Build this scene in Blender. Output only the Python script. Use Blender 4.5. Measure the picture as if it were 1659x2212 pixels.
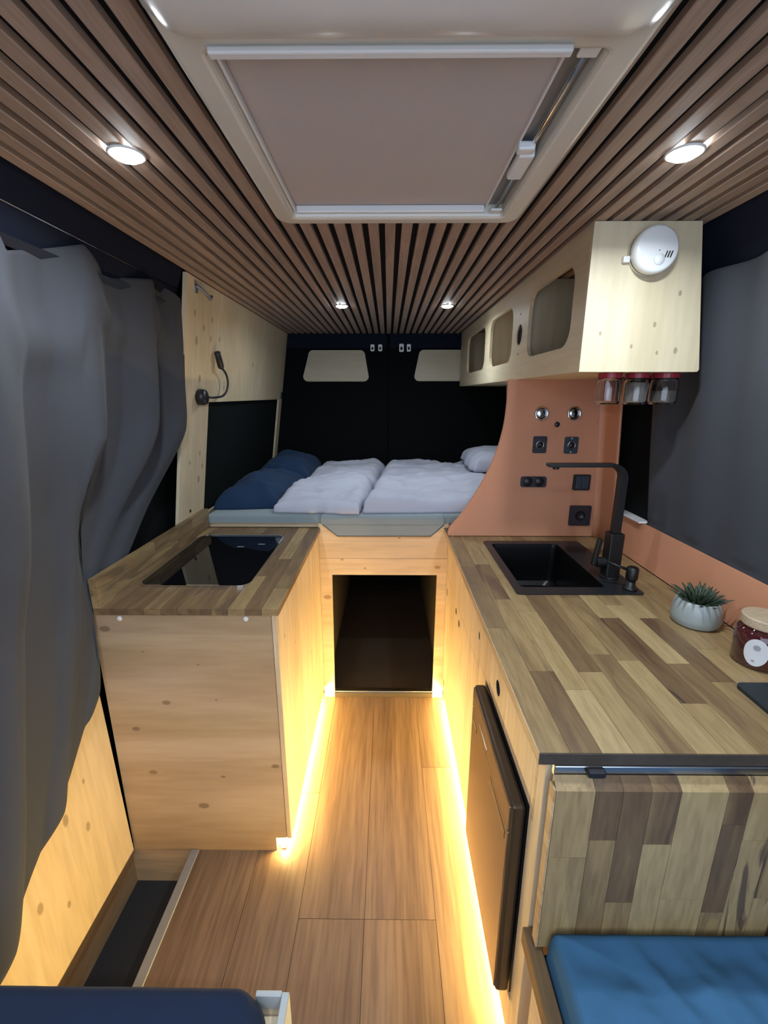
import bpy, bmesh, math, random
from mathutils import Vector, Matrix, noise as mnoise

# ------------------------------------------------------------------ scene, camera, light
SC = bpy.context.scene
COL = SC.collection
for o in list(bpy.data.objects):
    bpy.data.objects.remove(o)
R = math.radians

CAM_H, FPX, PITCH, YAW = 1.4, 960.0, R(14.75), R(-0.5)
cd = bpy.data.cameras.new('camera'); cam = bpy.data.objects.new('camera', cd); COL.objects.link(cam)
cd.sensor_fit = 'HORIZONTAL'; cd.sensor_width = 36.0; cd.lens = FPX / 1659 * 36.0
cd.clip_start = 0.02
fwd = Vector((math.sin(YAW) * math.cos(PITCH), math.cos(YAW) * math.cos(PITCH), -math.sin(PITCH)))
rgt = Vector((math.cos(YAW), -math.sin(YAW), 0)); upv = rgt.cross(fwd)
cam.matrix_world = Matrix(((rgt.x, upv.x, -fwd.x, 0), (rgt.y, upv.y, -fwd.y, 0), (rgt.z, upv.z, -fwd.z, CAM_H), (0, 0, 0, 1)))
SC.camera = cam

W = bpy.data.worlds.new('world'); SC.world = W; W.use_nodes = True
W.node_tree.nodes['Background'].inputs[0].default_value = (0.66, 0.79, 1.0, 1)
W.node_tree.nodes['Background'].inputs[1].default_value = 1.5

SPOT_W_FRONT, SPOT_W_REAR, SPOT_W_CAB = 2.15, 0.9, 2.0
SPOT_COL = (0.80, 0.91, 1.0)
LED_COL, LED_STR = (1.0, 0.74, 0.27), 68.0

vs = SC.view_settings
vs.view_transform = 'Standard'; vs.look = 'None'; vs.gamma = 1.0; vs.use_curve_mapping = False
vs.exposure = 1.15
SC.cycles.max_bounces = 10; SC.cycles.diffuse_bounces = 6; SC.cycles.sample_clamp_indirect = 4.0
SC.cycles.use_denoising = True

# ------------------------------------------------------------------ node helpers / materials
def new_mat(name):
    m = bpy.data.materials.new(name); m.use_nodes = True
    nt = m.node_tree
    return m, nt, nt.nodes['Principled BSDF']

def nd(nt, t, **kw):
    n = nt.nodes.new(t)
    for k, v in kw.items(): setattr(n, k, v)
    return n

def plain(name, c, rough=0.6, metal=0.0, spec=0.5, nscale=0, namp=0.0, bump=0.0, coat=0.0, sheen=0.0):
    m, nt, b = new_mat(name)
    b.inputs['Base Color'].default_value = (*c, 1); b.inputs['Roughness'].default_value = rough
    b.inputs['Metallic'].default_value = metal; b.inputs['Specular IOR Level'].default_value = spec
    b.inputs['Coat Weight'].default_value = coat
    b.inputs['Sheen Weight'].default_value = sheen
    if nscale:
        tc = nd(nt, 'ShaderNodeTexCoord'); n = nd(nt, 'ShaderNodeTexNoise')
        n.inputs['Scale'].default_value = nscale; n.inputs['Detail'].default_value = 5
        nt.links.new(tc.outputs['Object'], n.inputs['Vector'])
        if namp:
            mx = nd(nt, 'ShaderNodeMix', data_type='RGBA')
            mx.inputs['A'].default_value = (*[x * (1 - namp) for x in c], 1)
            mx.inputs['B'].default_value = (*[min(1, x * (1 + namp)) for x in c], 1)
            nt.links.new(n.outputs['Fac'], mx.inputs['Factor']); nt.links.new(mx.outputs['Result'], b.inputs['Base Color'])
        if bump:
            bp = nd(nt, 'ShaderNodeBump'); bp.inputs['Strength'].default_value = bump; bp.inputs['Distance'].default_value = 0.002
            nt.links.new(n.outputs['Fac'], bp.inputs['Height']); nt.links.new(bp.outputs['Normal'], b.inputs['Normal'])
    return m

def emis(name, c, s):
    m = bpy.data.materials.new(name); m.use_nodes = True; nt = m.node_tree
    nt.nodes.clear()
    e = nd(nt, 'ShaderNodeEmission'); e.inputs[0].default_value = (*c, 1); e.inputs[1].default_value = s
    o = nd(nt, 'ShaderNodeOutputMaterial'); nt.links.new(e.outputs[0], o.inputs[0])
    return m

def fabric(name, c, scale=900, rough=0.95, sheen=0.2, namp=0.12):
    m, nt, b = new_mat(name)
    b.inputs['Roughness'].default_value = rough; b.inputs['Specular IOR Level'].default_value = 0.15
    b.inputs['Sheen Weight'].default_value = sheen
    tc = nd(nt, 'ShaderNodeTexCoord')
    n = nd(nt, 'ShaderNodeTexNoise'); n.inputs['Scale'].default_value = scale; n.inputs['Detail'].default_value = 3
    n2 = nd(nt, 'ShaderNodeTexNoise'); n2.inputs['Scale'].default_value = 7; n2.inputs['Detail'].default_value = 4
    ad = nd(nt, 'ShaderNodeMath', operation='ADD')
    ml = nd(nt, 'ShaderNodeMath', operation='MULTIPLY'); ml.inputs[1].default_value = 0.5
    for k in (n, n2): nt.links.new(tc.outputs['Object'], k.inputs['Vector'])
    nt.links.new(n.outputs['Fac'], ad.inputs[0]); nt.links.new(n2.outputs['Fac'], ad.inputs[1]); nt.links.new(ad.outputs[0], ml.inputs[0])
    mx = nd(nt, 'ShaderNodeMix', data_type='RGBA')
    mx.inputs['A'].default_value = (*[x * (1 - namp) for x in c], 1); mx.inputs['B'].default_value = (*[min(1, x * (1 + namp)) for x in c], 1)
    nt.links.new(ml.outputs[0], mx.inputs['Factor']); nt.links.new(mx.outputs['Result'], b.inputs['Base Color'])
    bp = nd(nt, 'ShaderNodeBump'); bp.inputs['Strength'].default_value = 0.25; bp.inputs['Distance'].default_value = 0.001
    nt.links.new(n.outputs['Fac'], bp.inputs['Height']); nt.links.new(bp.outputs['Normal'], b.inputs['Normal'])
    return m

def wood(name, c_lo, c_hi, axis='x', scale=3.0, rough=0.5, fine=0.25, knots=(), per_obj=False, coat=0.0, stretch=0.10):
    """plywood / veneer: figure stretched along one axis, fine pores, optional knots at given object-space points"""
    m, nt, b = new_mat(name)
    b.inputs['Roughness'].default_value = rough; b.inputs['Coat Weight'].default_value = coat
    b.inputs['Coat Roughness'].default_value = 0.25
    tc = nd(nt, 'ShaderNodeTexCoord'); vec = tc.outputs['Object']
    if per_obj:
        oi = nd(nt, 'ShaderNodeObjectInfo'); va = nd(nt, 'ShaderNodeVectorMath', operation='ADD')
        sc = nd(nt, 'ShaderNodeMath', operation='MULTIPLY'); sc.inputs[1].default_value = 37.0
        nt.links.new(oi.outputs['Random'], sc.inputs[0])
        nt.links.new(vec, va.inputs[0]); nt.links.new(sc.outputs[0], va.inputs[1]); vec = va.outputs[0]
    i = 'xyz'.index(axis)
    mp = nd(nt, 'ShaderNodeMapping'); s = [1.0, 1.0, 1.0]; s[i] = stretch; mp.inputs['Scale'].default_value = s
    nt.links.new(vec, mp.inputs['Vector'])
    n1 = nd(nt, 'ShaderNodeTexNoise'); n1.inputs['Scale'].default_value = scale; n1.inputs['Detail'].default_value = 4; n1.inputs['Distortion'].default_value = 1.2
    n2 = nd(nt, 'ShaderNodeTexNoise'); n2.inputs['Scale'].default_value = scale * 14; n2.inputs['Detail'].default_value = 5
    nt.links.new(mp.outputs[0], n1.inputs['Vector']); nt.links.new(mp.outputs[0], n2.inputs['Vector'])
    ramp = nd(nt, 'ShaderNodeValToRGB')
    ramp.color_ramp.elements[0].position = 0.32; ramp.color_ramp.elements[0].color = (*c_lo, 1)
    ramp.color_ramp.elements[1].position = 0.66; ramp.color_ramp.elements[1].color = (*c_hi, 1)
    nt.links.new(n1.outputs['Fac'], ramp.inputs[0])
    mx = nd(nt, 'ShaderNodeMix', data_type='RGBA', blend_type='MULTIPLY'); mx.inputs['Factor'].default_value = fine
    r2 = nd(nt, 'ShaderNodeValToRGB'); r2.color_ramp.elements[0].position = 0.35; r2.color_ramp.elements[0].color = (0.35, 0.28, 0.22, 1)
    r2.color_ramp.elements[1].position = 0.6; r2.color_ramp.elements[1].color = (1, 1, 1, 1)
    nt.links.new(n2.outputs['Fac'], r2.inputs[0])
    nt.links.new(ramp.outputs[0], mx.inputs['A']); nt.links.new(r2.outputs[0], mx.inputs['B'])
    col = mx.outputs['Result']
    for (kx, ky, kz, r) in knots:
        sub = nd(nt, 'ShaderNodeVectorMath', operation='SUBTRACT'); sub.inputs[1].default_value = (kx, ky, kz)
        nt.links.new(tc.outputs['Object'], sub.inputs[0])
        sm = nd(nt, 'ShaderNodeVectorMath', operation='MULTIPLY'); q = [1.0, 1.0, 1.0]; q[i] = 0.6; sm.inputs[1].default_value = q
        nt.links.new(sub.outputs[0], sm.inputs[0])
        ln = nd(nt, 'ShaderNodeVectorMath', operation='LENGTH'); nt.links.new(sm.outputs[0], ln.inputs[0])
        mr = nd(nt, 'ShaderNodeMapRange', interpolation_type='SMOOTHSTEP')
        mr.inputs['From Min'].default_value = r * 0.55; mr.inputs['From Max'].default_value = r
        mr.inputs['To Min'].default_value = 0.62; mr.inputs['To Max'].default_value = 0.0
        nt.links.new(ln.outputs['Value'], mr.inputs['Value'])
        km = nd(nt, 'ShaderNodeMix', data_type='RGBA'); km.inputs['B'].default_value = (c_lo[0] * 0.35, c_lo[1] * 0.28, c_lo[2] * 0.22, 1)
        nt.links.new(mr.outputs['Result'], km.inputs['Factor']); nt.links.new(col, km.inputs['A']); col = km.outputs['Result']
    nt.links.new(col, b.inputs['Base Color'])
    bp = nd(nt, 'ShaderNodeBump'); bp.inputs['Strength'].default_value = 0.12; bp.inputs['Distance'].default_value = 0.001
    nt.links.new(n2.outputs['Fac'], bp.inputs['Height']); nt.links.new(bp.outputs['Normal'], b.inputs['Normal'])
    return m

def acacia(name, axis):
    """butcher-block stave: the stave's own tone comes from the object colour (r = tone, g = streak amount)"""
    m, nt, b = new_mat(name)
    b.inputs['Roughness'].default_value = 0.42; b.inputs['Coat Weight'].default_value = 0.15; b.inputs['Coat Roughness'].default_value = 0.3
    tc = nd(nt, 'ShaderNodeTexCoord'); oi = nd(nt, 'ShaderNodeObjectInfo')
    sc = nd(nt, 'ShaderNodeMath', operation='MULTIPLY'); sc.inputs[1].default_value = 53.0
    nt.links.new(oi.outputs['Random'], sc.inputs[0])
    va = nd(nt, 'ShaderNodeVectorMath', operation='ADD'); nt.links.new(tc.outputs['Object'], va.inputs[0]); nt.links.new(sc.outputs[0], va.inputs[1])
    mp = nd(nt, 'ShaderNodeMapping'); s = [1.0, 1.0, 1.0]; s['xyz'.index(axis)] = 0.12; mp.inputs['Scale'].default_value = s
    nt.links.new(va.outputs[0], mp.inputs['Vector'])
    n1 = nd(nt, 'ShaderNodeTexNoise'); n1.inputs['Scale'].default_value = 16; n1.inputs['Detail'].default_value = 4; n1.inputs['Distortion'].default_value = 1.0
    n2 = nd(nt, 'ShaderNodeTexNoise'); n2.inputs['Scale'].default_value = 150; n2.inputs['Detail'].default_value = 4
    n3 = nd(nt, 'ShaderNodeTexNoise'); n3.inputs['Scale'].default_value = 22; n3.inputs['Detail'].default_value = 3; n3.inputs['Distortion'].default_value = 2.0
    for n in (n1, n2, n3): nt.links.new(mp.outputs[0], n.inputs['Vector'])
    sp = nd(nt, 'ShaderNodeSeparateColor'); nt.links.new(oi.outputs['Color'], sp.inputs[0])
    # tone + figure
    a = nd(nt, 'ShaderNodeMath', operation='MULTIPLY_ADD'); a.inputs[1].default_value = 0.75; a.inputs[2].default_value = -0.375
    nt.links.new(n1.outputs['Fac'], a.inputs[0])
    t = nd(nt, 'ShaderNodeMath', operation='ADD'); nt.links.new(sp.outputs[0], t.inputs[0]); nt.links.new(a.outputs[0], t.inputs[1])
    ramp = nd(nt, 'ShaderNodeValToRGB'); cr = ramp.color_ramp
    cr.elements[0].position = 0.0; cr.elements[0].color = (0.43, 0.31, 0.15, 1)
    cr.elements[1].position = 1.0; cr.elements[1].color = (0.075, 0.040, 0.022, 1)
    for pos, c in ((0.25, (0.325, 0.218, 0.098)), (0.5, (0.185, 0.115, 0.055)), (0.75, (0.125, 0.070, 0.034))):
        e = cr.elements.new(pos); e.color = (*c, 1)
    nt.links.new(t.outputs[0], ramp.inputs[0])
    # dark heartwood streak
    st = nd(nt, 'ShaderNodeMapRange'); st.inputs['From Min'].default_value = 0.53; st.inputs['From Max'].default_value = 0.60
    nt.links.new(n3.outputs['Fac'], st.inputs['Value'])
    sg = nd(nt, 'ShaderNodeMath', operation='MULTIPLY'); nt.links.new(st.outputs[0], sg.inputs[0]); nt.links.new(sp.outputs[1], sg.inputs[1])
    m1 = nd(nt, 'ShaderNodeMix', data_type='RGBA'); m1.inputs['B'].default_value = (0.07, 0.04, 0.03, 1)
    nt.links.new(sg.outputs[0], m1.inputs['Factor']); nt.links.new(ramp.outputs[0], m1.inputs['A'])
    m2 = nd(nt, 'ShaderNodeMix', data_type='RGBA', blend_type='MULTIPLY'); m2.inputs['Factor'].default_value = 0.3
    r2 = nd(nt, 'ShaderNodeValToRGB'); r2.color_ramp.elements[0].position = 0.35; r2.color_ramp.elements[0].color = (0.4, 0.35, 0.3, 1); r2.color_ramp.elements[1].position = 0.6
    nt.links.new(n2.outputs['Fac'], r2.inputs[0]); nt.links.new(m1.outputs['Result'], m2.inputs['A']); nt.links.new(r2.outputs[0], m2.inputs['B'])
    nt.links.new(m2.outputs['Result'], b.inputs['Base Color'])
    return m

def glass(name, c=(1, 1, 1), rough=0.02):
    m, nt, b = new_mat(name)
    b.inputs['Base Color'].default_value = (*c, 1); b.inputs['Roughness'].default_value = rough
    b.inputs['Transmission Weight'].default_value = 1.0; b.inputs['IOR'].default_value = 1.45
    return m

PLY_LO, PLY_HI = (0.60, 0.44, 0.26), (0.75, 0.60, 0.41)
M = {}
M['ply_x'] = wood('plywood_grain_x', PLY_LO, PLY_HI, 'x', 4.0)
M['ply_y'] = wood('plywood_grain_y', PLY_LO, PLY_HI, 'y', 4.0)
M['ply_z'] = wood('plywood_grain_z', PLY_LO, PLY_HI, 'z', 4.0)
PALE_LO, PALE_HI = (0.60, 0.49, 0.31), (0.72, 0.62, 0.43)
M['ply_edge'] = wood('plywood_cut_edge', (0.40, 0.26, 0.13), (0.62, 0.45, 0.27), 'y', 30.0)
M['slat'] = wood('ceiling_slat_veneer', (0.33, 0.235, 0.18), (0.44, 0.325, 0.255), 'y', 14.0, rough=0.55, per_obj=True, stretch=0.06)
M['felt'] = fabric('black_felt', (0.008, 0.008, 0.009), sheen=0.0)
M['floor'] = wood('vinyl_oak', (0.150, 0.090, 0.052), (0.245, 0.155, 0.092), 'y', 7.0, rough=0.40, fine=0.45, per_obj=True, stretch=0.05)
M['aca_y'] = acacia('acacia_y', 'y'); M['aca_z'] = acacia('acacia_z', 'z')
M['aca_core'] = plain('acacia_core', (0.22, 0.15, 0.085), 0.6, nscale=30, namp=0.2)
M['orange'] = plain('terracotta_paint', (0.60, 0.270, 0.150), 0.55, nscale=260, namp=0.06, bump=0.25)
M['curtain'] = fabric('grey_blue_curtain', (0.056, 0.058, 0.068), sheen=0.05)
M['navyband'] = fabric('navy_lining', (0.010, 0.012, 0.024), sheen=0.0)
M['blackcloth'] = fabric('black_lining', (0.0035, 0.0045, 0.005), sheen=0.0)
M['greenblack'] = fabric('black_window_lining', (0.005, 0.008, 0.008), sheen=0.0)
M['navy'] = fabric('navy_cotton', (0.016, 0.038, 0.085), namp=0.25, sheen=0.05)
M['cushnavy'] = fabric('navy_cushion', (0.015, 0.024, 0.052), namp=0.3, sheen=0.05)
M['blue'] = fabric('blue_cushion', (0.046, 0.130, 0.245), namp=0.2, sheen=0.0)
M['white_cotton'] = fabric('white_cotton', (0.46, 0.475, 0.56), scale=500, namp=0.04, sheen=0.0)
M['sheet'] = fabric('grey_sheet', (0.24, 0.29, 0.31), scale=500)
M['white_plastic'] = plain('white_plastic', (0.80, 0.80, 0.78), 0.22, nscale=3, namp=0.02)
M['hatch_plastic'] = plain('hatch_plastic', (0.72, 0.69, 0.60), 0.22, nscale=3, namp=0.02)
M['blind'] = plain('blind_fabric', (0.50, 0.47, 0.47), 0.9, nscale=200, namp=0.03)
M['alu'] = plain('brushed_aluminium', (0.62, 0.64, 0.66), 0.25, metal=1.0, nscale=40, namp=0.05)
M['chrome'] = plain('chrome', (0.75, 0.76, 0.78), 0.08, metal=1.0, nscale=5, namp=0.02)
M['black_metal'] = plain('black_metal', (0.004, 0.004, 0.0045), 0.45, nscale=60, namp=0.1)
M['black_plastic'] = plain('black_plastic', (0.014, 0.014, 0.017), 0.38, nscale=60, namp=0.1)
M['switch_plastic'] = plain('dark_switch_plastic', (0.022, 0.024, 0.035), 0.35, nscale=60, namp=0.1)
M['switch_gloss'] = plain('glossy_rocker', (0.05, 0.065, 0.085), 0.12, nscale=60, namp=0.1)
M['hobglass'] = plain('black_glass', (0.004, 0.004, 0.005), 0.03, nscale=5, namp=0.02)
M['sinkblack'] = plain('black_steel', (0.003, 0.003, 0.0035), 0.35, metal=0.0, nscale=200, namp=0.1)
M['sinkrim'] = plain('gunmetal_rim', (0.022, 0.024, 0.027), 0.33, metal=0.3, nscale=200, namp=0.1)
M['fridge'] = plain('bronze_mirror_fridge', (0.30, 0.235, 0.16), 0.16, metal=0.75, nscale=8, namp=0.08)
M['fridge_frame'] = plain('dark_bronze_frame', (0.085, 0.062, 0.042), 0.28, metal=0.5, nscale=30, namp=0.1)
M['hole'] = plain('hole_black', (0.012, 0.008, 0.005), 0.9, nscale=50, namp=0.1)
M['glass'] = glass('clear_glass')
M['red_lid'] = plain('red_lid', (0.30, 0.02, 0.035), 0.35, nscale=30, namp=0.1)
M['ceramic'] = plain('grey_ceramic', (0.30, 0.33, 0.32), 0.30, nscale=20, namp=0.05)
M['leaf'] = plain('succulent_leaf', (0.035, 0.055, 0.032), 0.5, nscale=30, namp=0.3)
M['soil'] = plain('soil', (0.02, 0.014, 0.01), 0.95, nscale=80, namp=0.4)
M['wine_glass'] = plain('dark_red_wax_glass', (0.055, 0.010, 0.012), 0.06, nscale=10, namp=0.1, coat=0.6)
M['lidwood'] = wood('cork_lid', (0.42, 0.30, 0.19), (0.52, 0.40, 0.27), 'x', 20)
M['label'] = plain('white_paper', (0.62, 0.62, 0.62), 0.7, nscale=60, namp=0.03)
M['print'] = plain('grey_print', (0.30, 0.30, 0.31), 0.7, nscale=60, namp=0.03)
M['slate'] = plain('dark_slate', (0.012, 0.020, 0.024), 0.55, nscale=60, namp=0.3)
M['greypanel'] = plain('grey_laminate', (0.42, 0.44, 0.44), 0.5, nscale=60, namp=0.05)
M['trimgrey'] = plain('grey_step_trim', (0.27, 0.27, 0.27), 0.42, metal=0.4, nscale=90, namp=0.08)
M['stepmat'] = fabric('black_step_mat', (0.022, 0.022, 0.024), scale=300)
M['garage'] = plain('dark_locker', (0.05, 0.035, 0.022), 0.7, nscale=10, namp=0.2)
M['plainwhite'] = plain('bright_white', (0.85, 0.86, 0.86), 0.4, nscale=10, namp=0.02)
M['seam'] = plain('floor_joint', (0.10, 0.06, 0.03), 0.9, nscale=50, namp=0.1)  # dark brown base visible in the joints between planks
M['doormetal'] = plain('dark_blue_van_metal', (0.012, 0.014, 0.024), 0.35, nscale=20, namp=0.1)
M['led'] = emis('warm_led', LED_COL, LED_STR)
M['spot_on'] = emis('cool_led', (0.86, 0.94, 1.0), 30.0)

# ------------------------------------------------------------------ mesh helpers (world coordinates in)
def wl(p):
    v = Vector((0, 0, 0))
    while p is not None:
        v += p.location; p = p.parent
    return v

def link(name, bm, mat, parent=None, origin=None, smooth=False):
    """one mesh object; vertices are given in world space, re-based on the parent's (or own) origin"""
    me = bpy.data.meshes.new(name)
    if parent is not None:
        base = wl(parent)
    else:
        base = Vector(origin) if origin is not None else None
        if base is None:
            xs = [v.co for v in bm.verts]
            base = Vector((sum(v.x for v in xs) / len(xs), sum(v.y for v in xs) / len(xs), min(v.z for v in xs)))
    for v in bm.verts: v.co -= base
    bm.normal_update()
    bm.to_mesh(me); bm.free()
    o = bpy.data.objects.new(name, me); COL.objects.link(o)
    me.materials.append(M[mat] if isinstance(mat, str) else mat)
    if parent is not None: o.parent = parent
    else: o.location = base
    if smooth:
        me.polygons.foreach_set('use_smooth', [True] * len(me.polygons))
    return o

def tag(o, label=None, cat=None, group=None, kind=None):
    if label: o['label'] = label
    if cat: o['category'] = cat
    if group: o['group'] = group
    if kind: o['kind'] = kind
    return o

def thing(name, loc, label, cat, group=None, kind=None):
    o = bpy.data.objects.new(name, None); COL.objects.link(o); o.location = loc
    o.empty_display_size = 0.05
    return tag(o, label, cat, group, kind)

def bm_box(x0, x1, y0, y1, z0, z1, bevel=0.0, seg=2, bm=None):
    bm2 = bmesh.new()
    bmesh.ops.create_cube(bm2, size=1.0)
    for v in bm2.verts:
        v.co = Vector((x0 + (v.co.x + .5) * (x1 - x0), y0 + (v.co.y + .5) * (y1 - y0), z0 + (v.co.z + .5) * (z1 - z0)))
    if bevel: bmesh.ops.bevel(bm2, geom=bm2.edges[:], offset=bevel, segments=seg, affect='EDGES', profile=0.5)
    if bm is None: return bm2
    return join(bm, bm2)

def join(a, b):
    vm = [a.verts.new(v.co) for v in b.verts]
    b.verts.index_update()
    for f in b.faces:
        try: a.faces.new([vm[v.index] for v in f.verts])
        except ValueError: pass
    b.free()
    return a

def box(name, x0, x1, y0, y1, z0, z1, mat, parent=None, bevel=0.0, seg=2, smooth=False):
    return link(name, bm_box(x0, x1, y0, y1, z0, z1, bevel, seg), mat, parent, smooth=smooth)

def rrect(cx, cy, w, h, r, n=6):
    pts = []
    for (sx, sy, a0) in ((1, 1, 0), (-1, 1, 90), (-1, -1, 180), (1, -1, 270)):
        for k in range(n + 1):
            a = R(a0 + 90 * k / n)
            pts.append((cx + sx * (w / 2 - r) + r * math.cos(a), cy + sy * (h / 2 - r) + r * math.sin(a)))
    return pts

def bm_panel(loops, axis, p0, p1, bevel=0.0):
    """plate with holes: 2-D loops (first outer, others holes) in the plane normal to axis, between p0 and p1.
    2-D coordinates: axis x -> (y,z), axis y -> (x,z), axis z -> (x,y)"""
    def to3(u, v, w):
        return {'x': (w, u, v), 'y': (u, w, v), 'z': (u, v, w)}[axis]
    bm = bmesh.new(); edges = []
    for lp in loops:
        vs_ = [bm.verts.new(to3(u, v, p0)) for u, v in lp]
        for i in range(len(vs_)): edges.append(bm.edges.new((vs_[i], vs_[(i + 1) % len(vs_)])))
    bmesh.ops.triangle_fill(bm, use_beauty=True, use_dissolve=False, edges=edges)
    r = bmesh.ops.extrude_face_region(bm, geom=bm.faces[:])
    d = Vector(to3(0, 0, p1 - p0))
    for g in r['geom']:
        if isinstance(g, bmesh.types.BMVert): g.co += d
    bmesh.ops.recalc_face_normals(bm, faces=bm.faces[:])
    return bm

def bm_lathe(profile, c, n=32, axis='z', cap=True):
    """profile: (r, h) pairs, revolved about axis through c"""
    bm = bmesh.new(); rings = []
    c = Vector(c)
    def pt(r, h, a):
        u, v = r * math.cos(a), r * math.sin(a)
        return c + {'z': Vector((u, v, h)), 'y': Vector((u, h, v)), 'x': Vector((h, u, v))}[axis]
    for r, h in profile:
        if r <= 1e-6: rings.append([bm.verts.new(pt(0, h, 0))])
        else: rings.append([bm.verts.new(pt(r, h, 2 * math.pi * k / n)) for k in range(n)])
    for a, b in zip(rings, rings[1:]):
        for k in range(n):
            k2 = (k + 1) % n
            if len(a) == 1 and len(b) == 1: continue
            if len(a) == 1: bm.faces.new((a[0], b[k], b[k2]))
            elif len(b) == 1: bm.faces.new((a[k], b[0], a[k2]))
            else: bm.faces.new((a[k], b[k], b[k2], a[k2]))
    if cap:
        for rg in (rings[0], rings[-1]):
            if len(rg) > 2: bm.faces.new(rg)
    bmesh.ops.recalc_face_normals(bm, faces=bm.faces[:])
    return bm

def bm_tube(pts, r, n=10, square=False):
    """tube along a polyline; r number or list"""
    bm = bmesh.new(); pts = [Vector(p) for p in pts]; rings = []
    rr = r if isinstance(r, (list, tuple)) else [r] * len(pts)
    prev = None
    for i, p in enumerate(pts):
        t = (pts[min(i + 1, len(pts) - 1)] - pts[max(i - 1, 0)]).normalized()
        ref = prev if prev is not None else (Vector((0, 1, 0)) if abs(t.y) < 0.9 else Vector((1, 0, 0)))
        u = (ref - t * ref.dot(t)).normalized(); w = t.cross(u); prev = u
        ring = []
        nn = 4 if square else n
        for k in range(nn):
            a = 2 * math.pi * k / nn + (math.pi / 4 if square else 0)
            ring.append(bm.verts.new(p + (u * math.cos(a) + w * math.sin(a)) * rr[i] * (1.414 if square else 1)))
        rings.append(ring)
    for a, b in zip(rings, rings[1:]):
        for k in range(len(a)):
            k2 = (k + 1) % len(a); bm.faces.new((a[k], a[k2], b[k2], b[k]))
    bm.faces.new(rings[0]); bm.faces.new(rings[-1])
    bmesh.ops.recalc_face_normals(bm, faces=bm.faces[:])
    return bm

def bm_grid(f, nu, nv, thick=None):
    """surface f(u,v) -> Vector on a nu x nv grid; optional second skin offset by thick(u,v) vector"""
    bm = bmesh.new()
    g = [[bm.verts.new(f(i / nu, j / nv)) for j in range(nv + 1)] for i in range(nu + 1)]
    for i in range(nu):
        for j in range(nv): bm.faces.new((g[i][j], g[i + 1][j], g[i + 1][j + 1], g[i][j + 1]))
    if thick is not None:
        h = [[bm.verts.new(g[i][j].co + thick) for j in range(nv + 1)] for i in range(nu + 1)]
        for i in range(nu):
            for j in range(nv): bm.faces.new((h[i][j], h[i][j + 1], h[i + 1][j + 1], h[i + 1][j]))
        for i in range(nu):
            bm.faces.new((g[i][0], h[i][0], h[i + 1][0], g[i + 1][0])); bm.faces.new((g[i][nv], g[i + 1][nv], h[i + 1][nv], h[i][nv]))
        for j in range(nv):
            bm.faces.new((g[0][j], g[0][j + 1], h[0][j + 1], h[0][j])); bm.faces.new((g[nu][j], h[nu][j], h[nu][j + 1], g[nu][j + 1]))
    bmesh.ops.recalc_face_normals(bm, faces=bm.faces[:])
    return bm

def fbm(x, y, z=0.0, oct=4):
    return mnoise.fractal(Vector((x, y, z)), 1.0, 2.0, oct)

# ------------------------------------------------------------------ key dimensions (metres)
ZC = 1.79           # underside of ceiling slats
ZT = 0.848          # worktop height
XLT, XRT = -0.665, 0.755   # ceiling edges
YB = 3.12           # rear doors
YBED = 1.835        # front of the bed box
def xl(z):          # inner face of left wall lining, leaning outwards towards the floor
    return -0.662 - 0.148 * (1.78 - z) if z > 0.9 else -0.792
def xr(z):
    return 0.755 + 0.115 * (1.79 - z) if z > 0.85 else 0.863

# ------------------------------------------------------------------ setting: ceiling
ceil = box('ceiling', XLT - 0.02, XRT + 0.02, -0.6, YB, ZC + 0.012, ZC + 0.03, 'felt')
tag(ceil, 'black felt ceiling backing with lengthwise brown wood slats', 'ceiling', kind='structure')
pitch = 0.0405; n = int((XRT - XLT) / pitch); x0 = (XLT + XRT) / 2 - n * pitch / 2
base_slat = None
for i in range(n):
    xc = x0 + (i + .5) * pitch
    if base_slat is None:
        base_slat = link('slat', bm_box(-0.0128, 0.0128, -0.6, YB - 0.002, 0, 0.0125, 0.0012, 1), 'slat', None, origin=(0, 0, 0))
        s = base_slat
    else:
        s = base_slat.copy(); COL.objects.link(s)
    s.parent = ceil; s.location = Vector((xc, 0, ZC)) - ceil.location

# ------------------------------------------------------------------ setting: floor
box('roof_skin', -0.90, 0.92, -0.62, YB + 0.046, ZC + 0.031, ZC + 0.045, 'felt', ceil)
flo = box('floor', -0.60, 0.86, -0.6, YB, -0.03, -0.004, 'seam')
tag(flo, 'brown oak-look plank floor of the van aisle', 'floor', kind='structure')
rng = random.Random(4)
xs = [-0.60, -0.405, -0.245, -0.062, 0.135, 0.32]
ybr = {0: [0.55], 1: [1.30], 2: [0.90], 3: [0.90], 4: [1.42]}
for i in range(5):
    brk = [-0.6] + ybr[i] + [YBED + 0.03]
    for a, b_ in zip(brk, brk[1:]):
        box('plank', xs[i] + 0.0006, xs[i + 1] - 0.0006, a + 0.0006, b_ - 0.0006, -0.004, 0.0, 'floor', flo)
box('plank', 0.3206, 0.86, -0.6, YBED, -0.004, -0.0005, 'floor', flo)
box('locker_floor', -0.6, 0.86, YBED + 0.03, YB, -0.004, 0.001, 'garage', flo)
box('underfloor', -0.94, 0.96, -0.62, YB + 0.046, -0.215, -0.2, 'garage', flo)
tr = box('trim_1', -0.622, -0.596, -0.3, 1.088, -0.006, 0.004, 'trimgrey', bevel=0.002)
tag(tr, 'grey metal edge trim along the entry step', 'trim', kind='structure')
well = thing('entry_step', (-0.71, 0.4, -0.15), 'sunken black entry step well beside the left cabinet', 'step', kind='structure')
box('step_mat', -0.83, -0.605, -0.3, 1.115, -0.15, -0.138, 'stepmat', well)
box('riser', -0.612, -0.602, -0.3, 1.088, -0.14, -0.006, 'garage', well)
box('end_board', -0.83, -0.602, 1.094, 1.112, -0.14, -0.004, 'ply_x', well)
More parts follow.
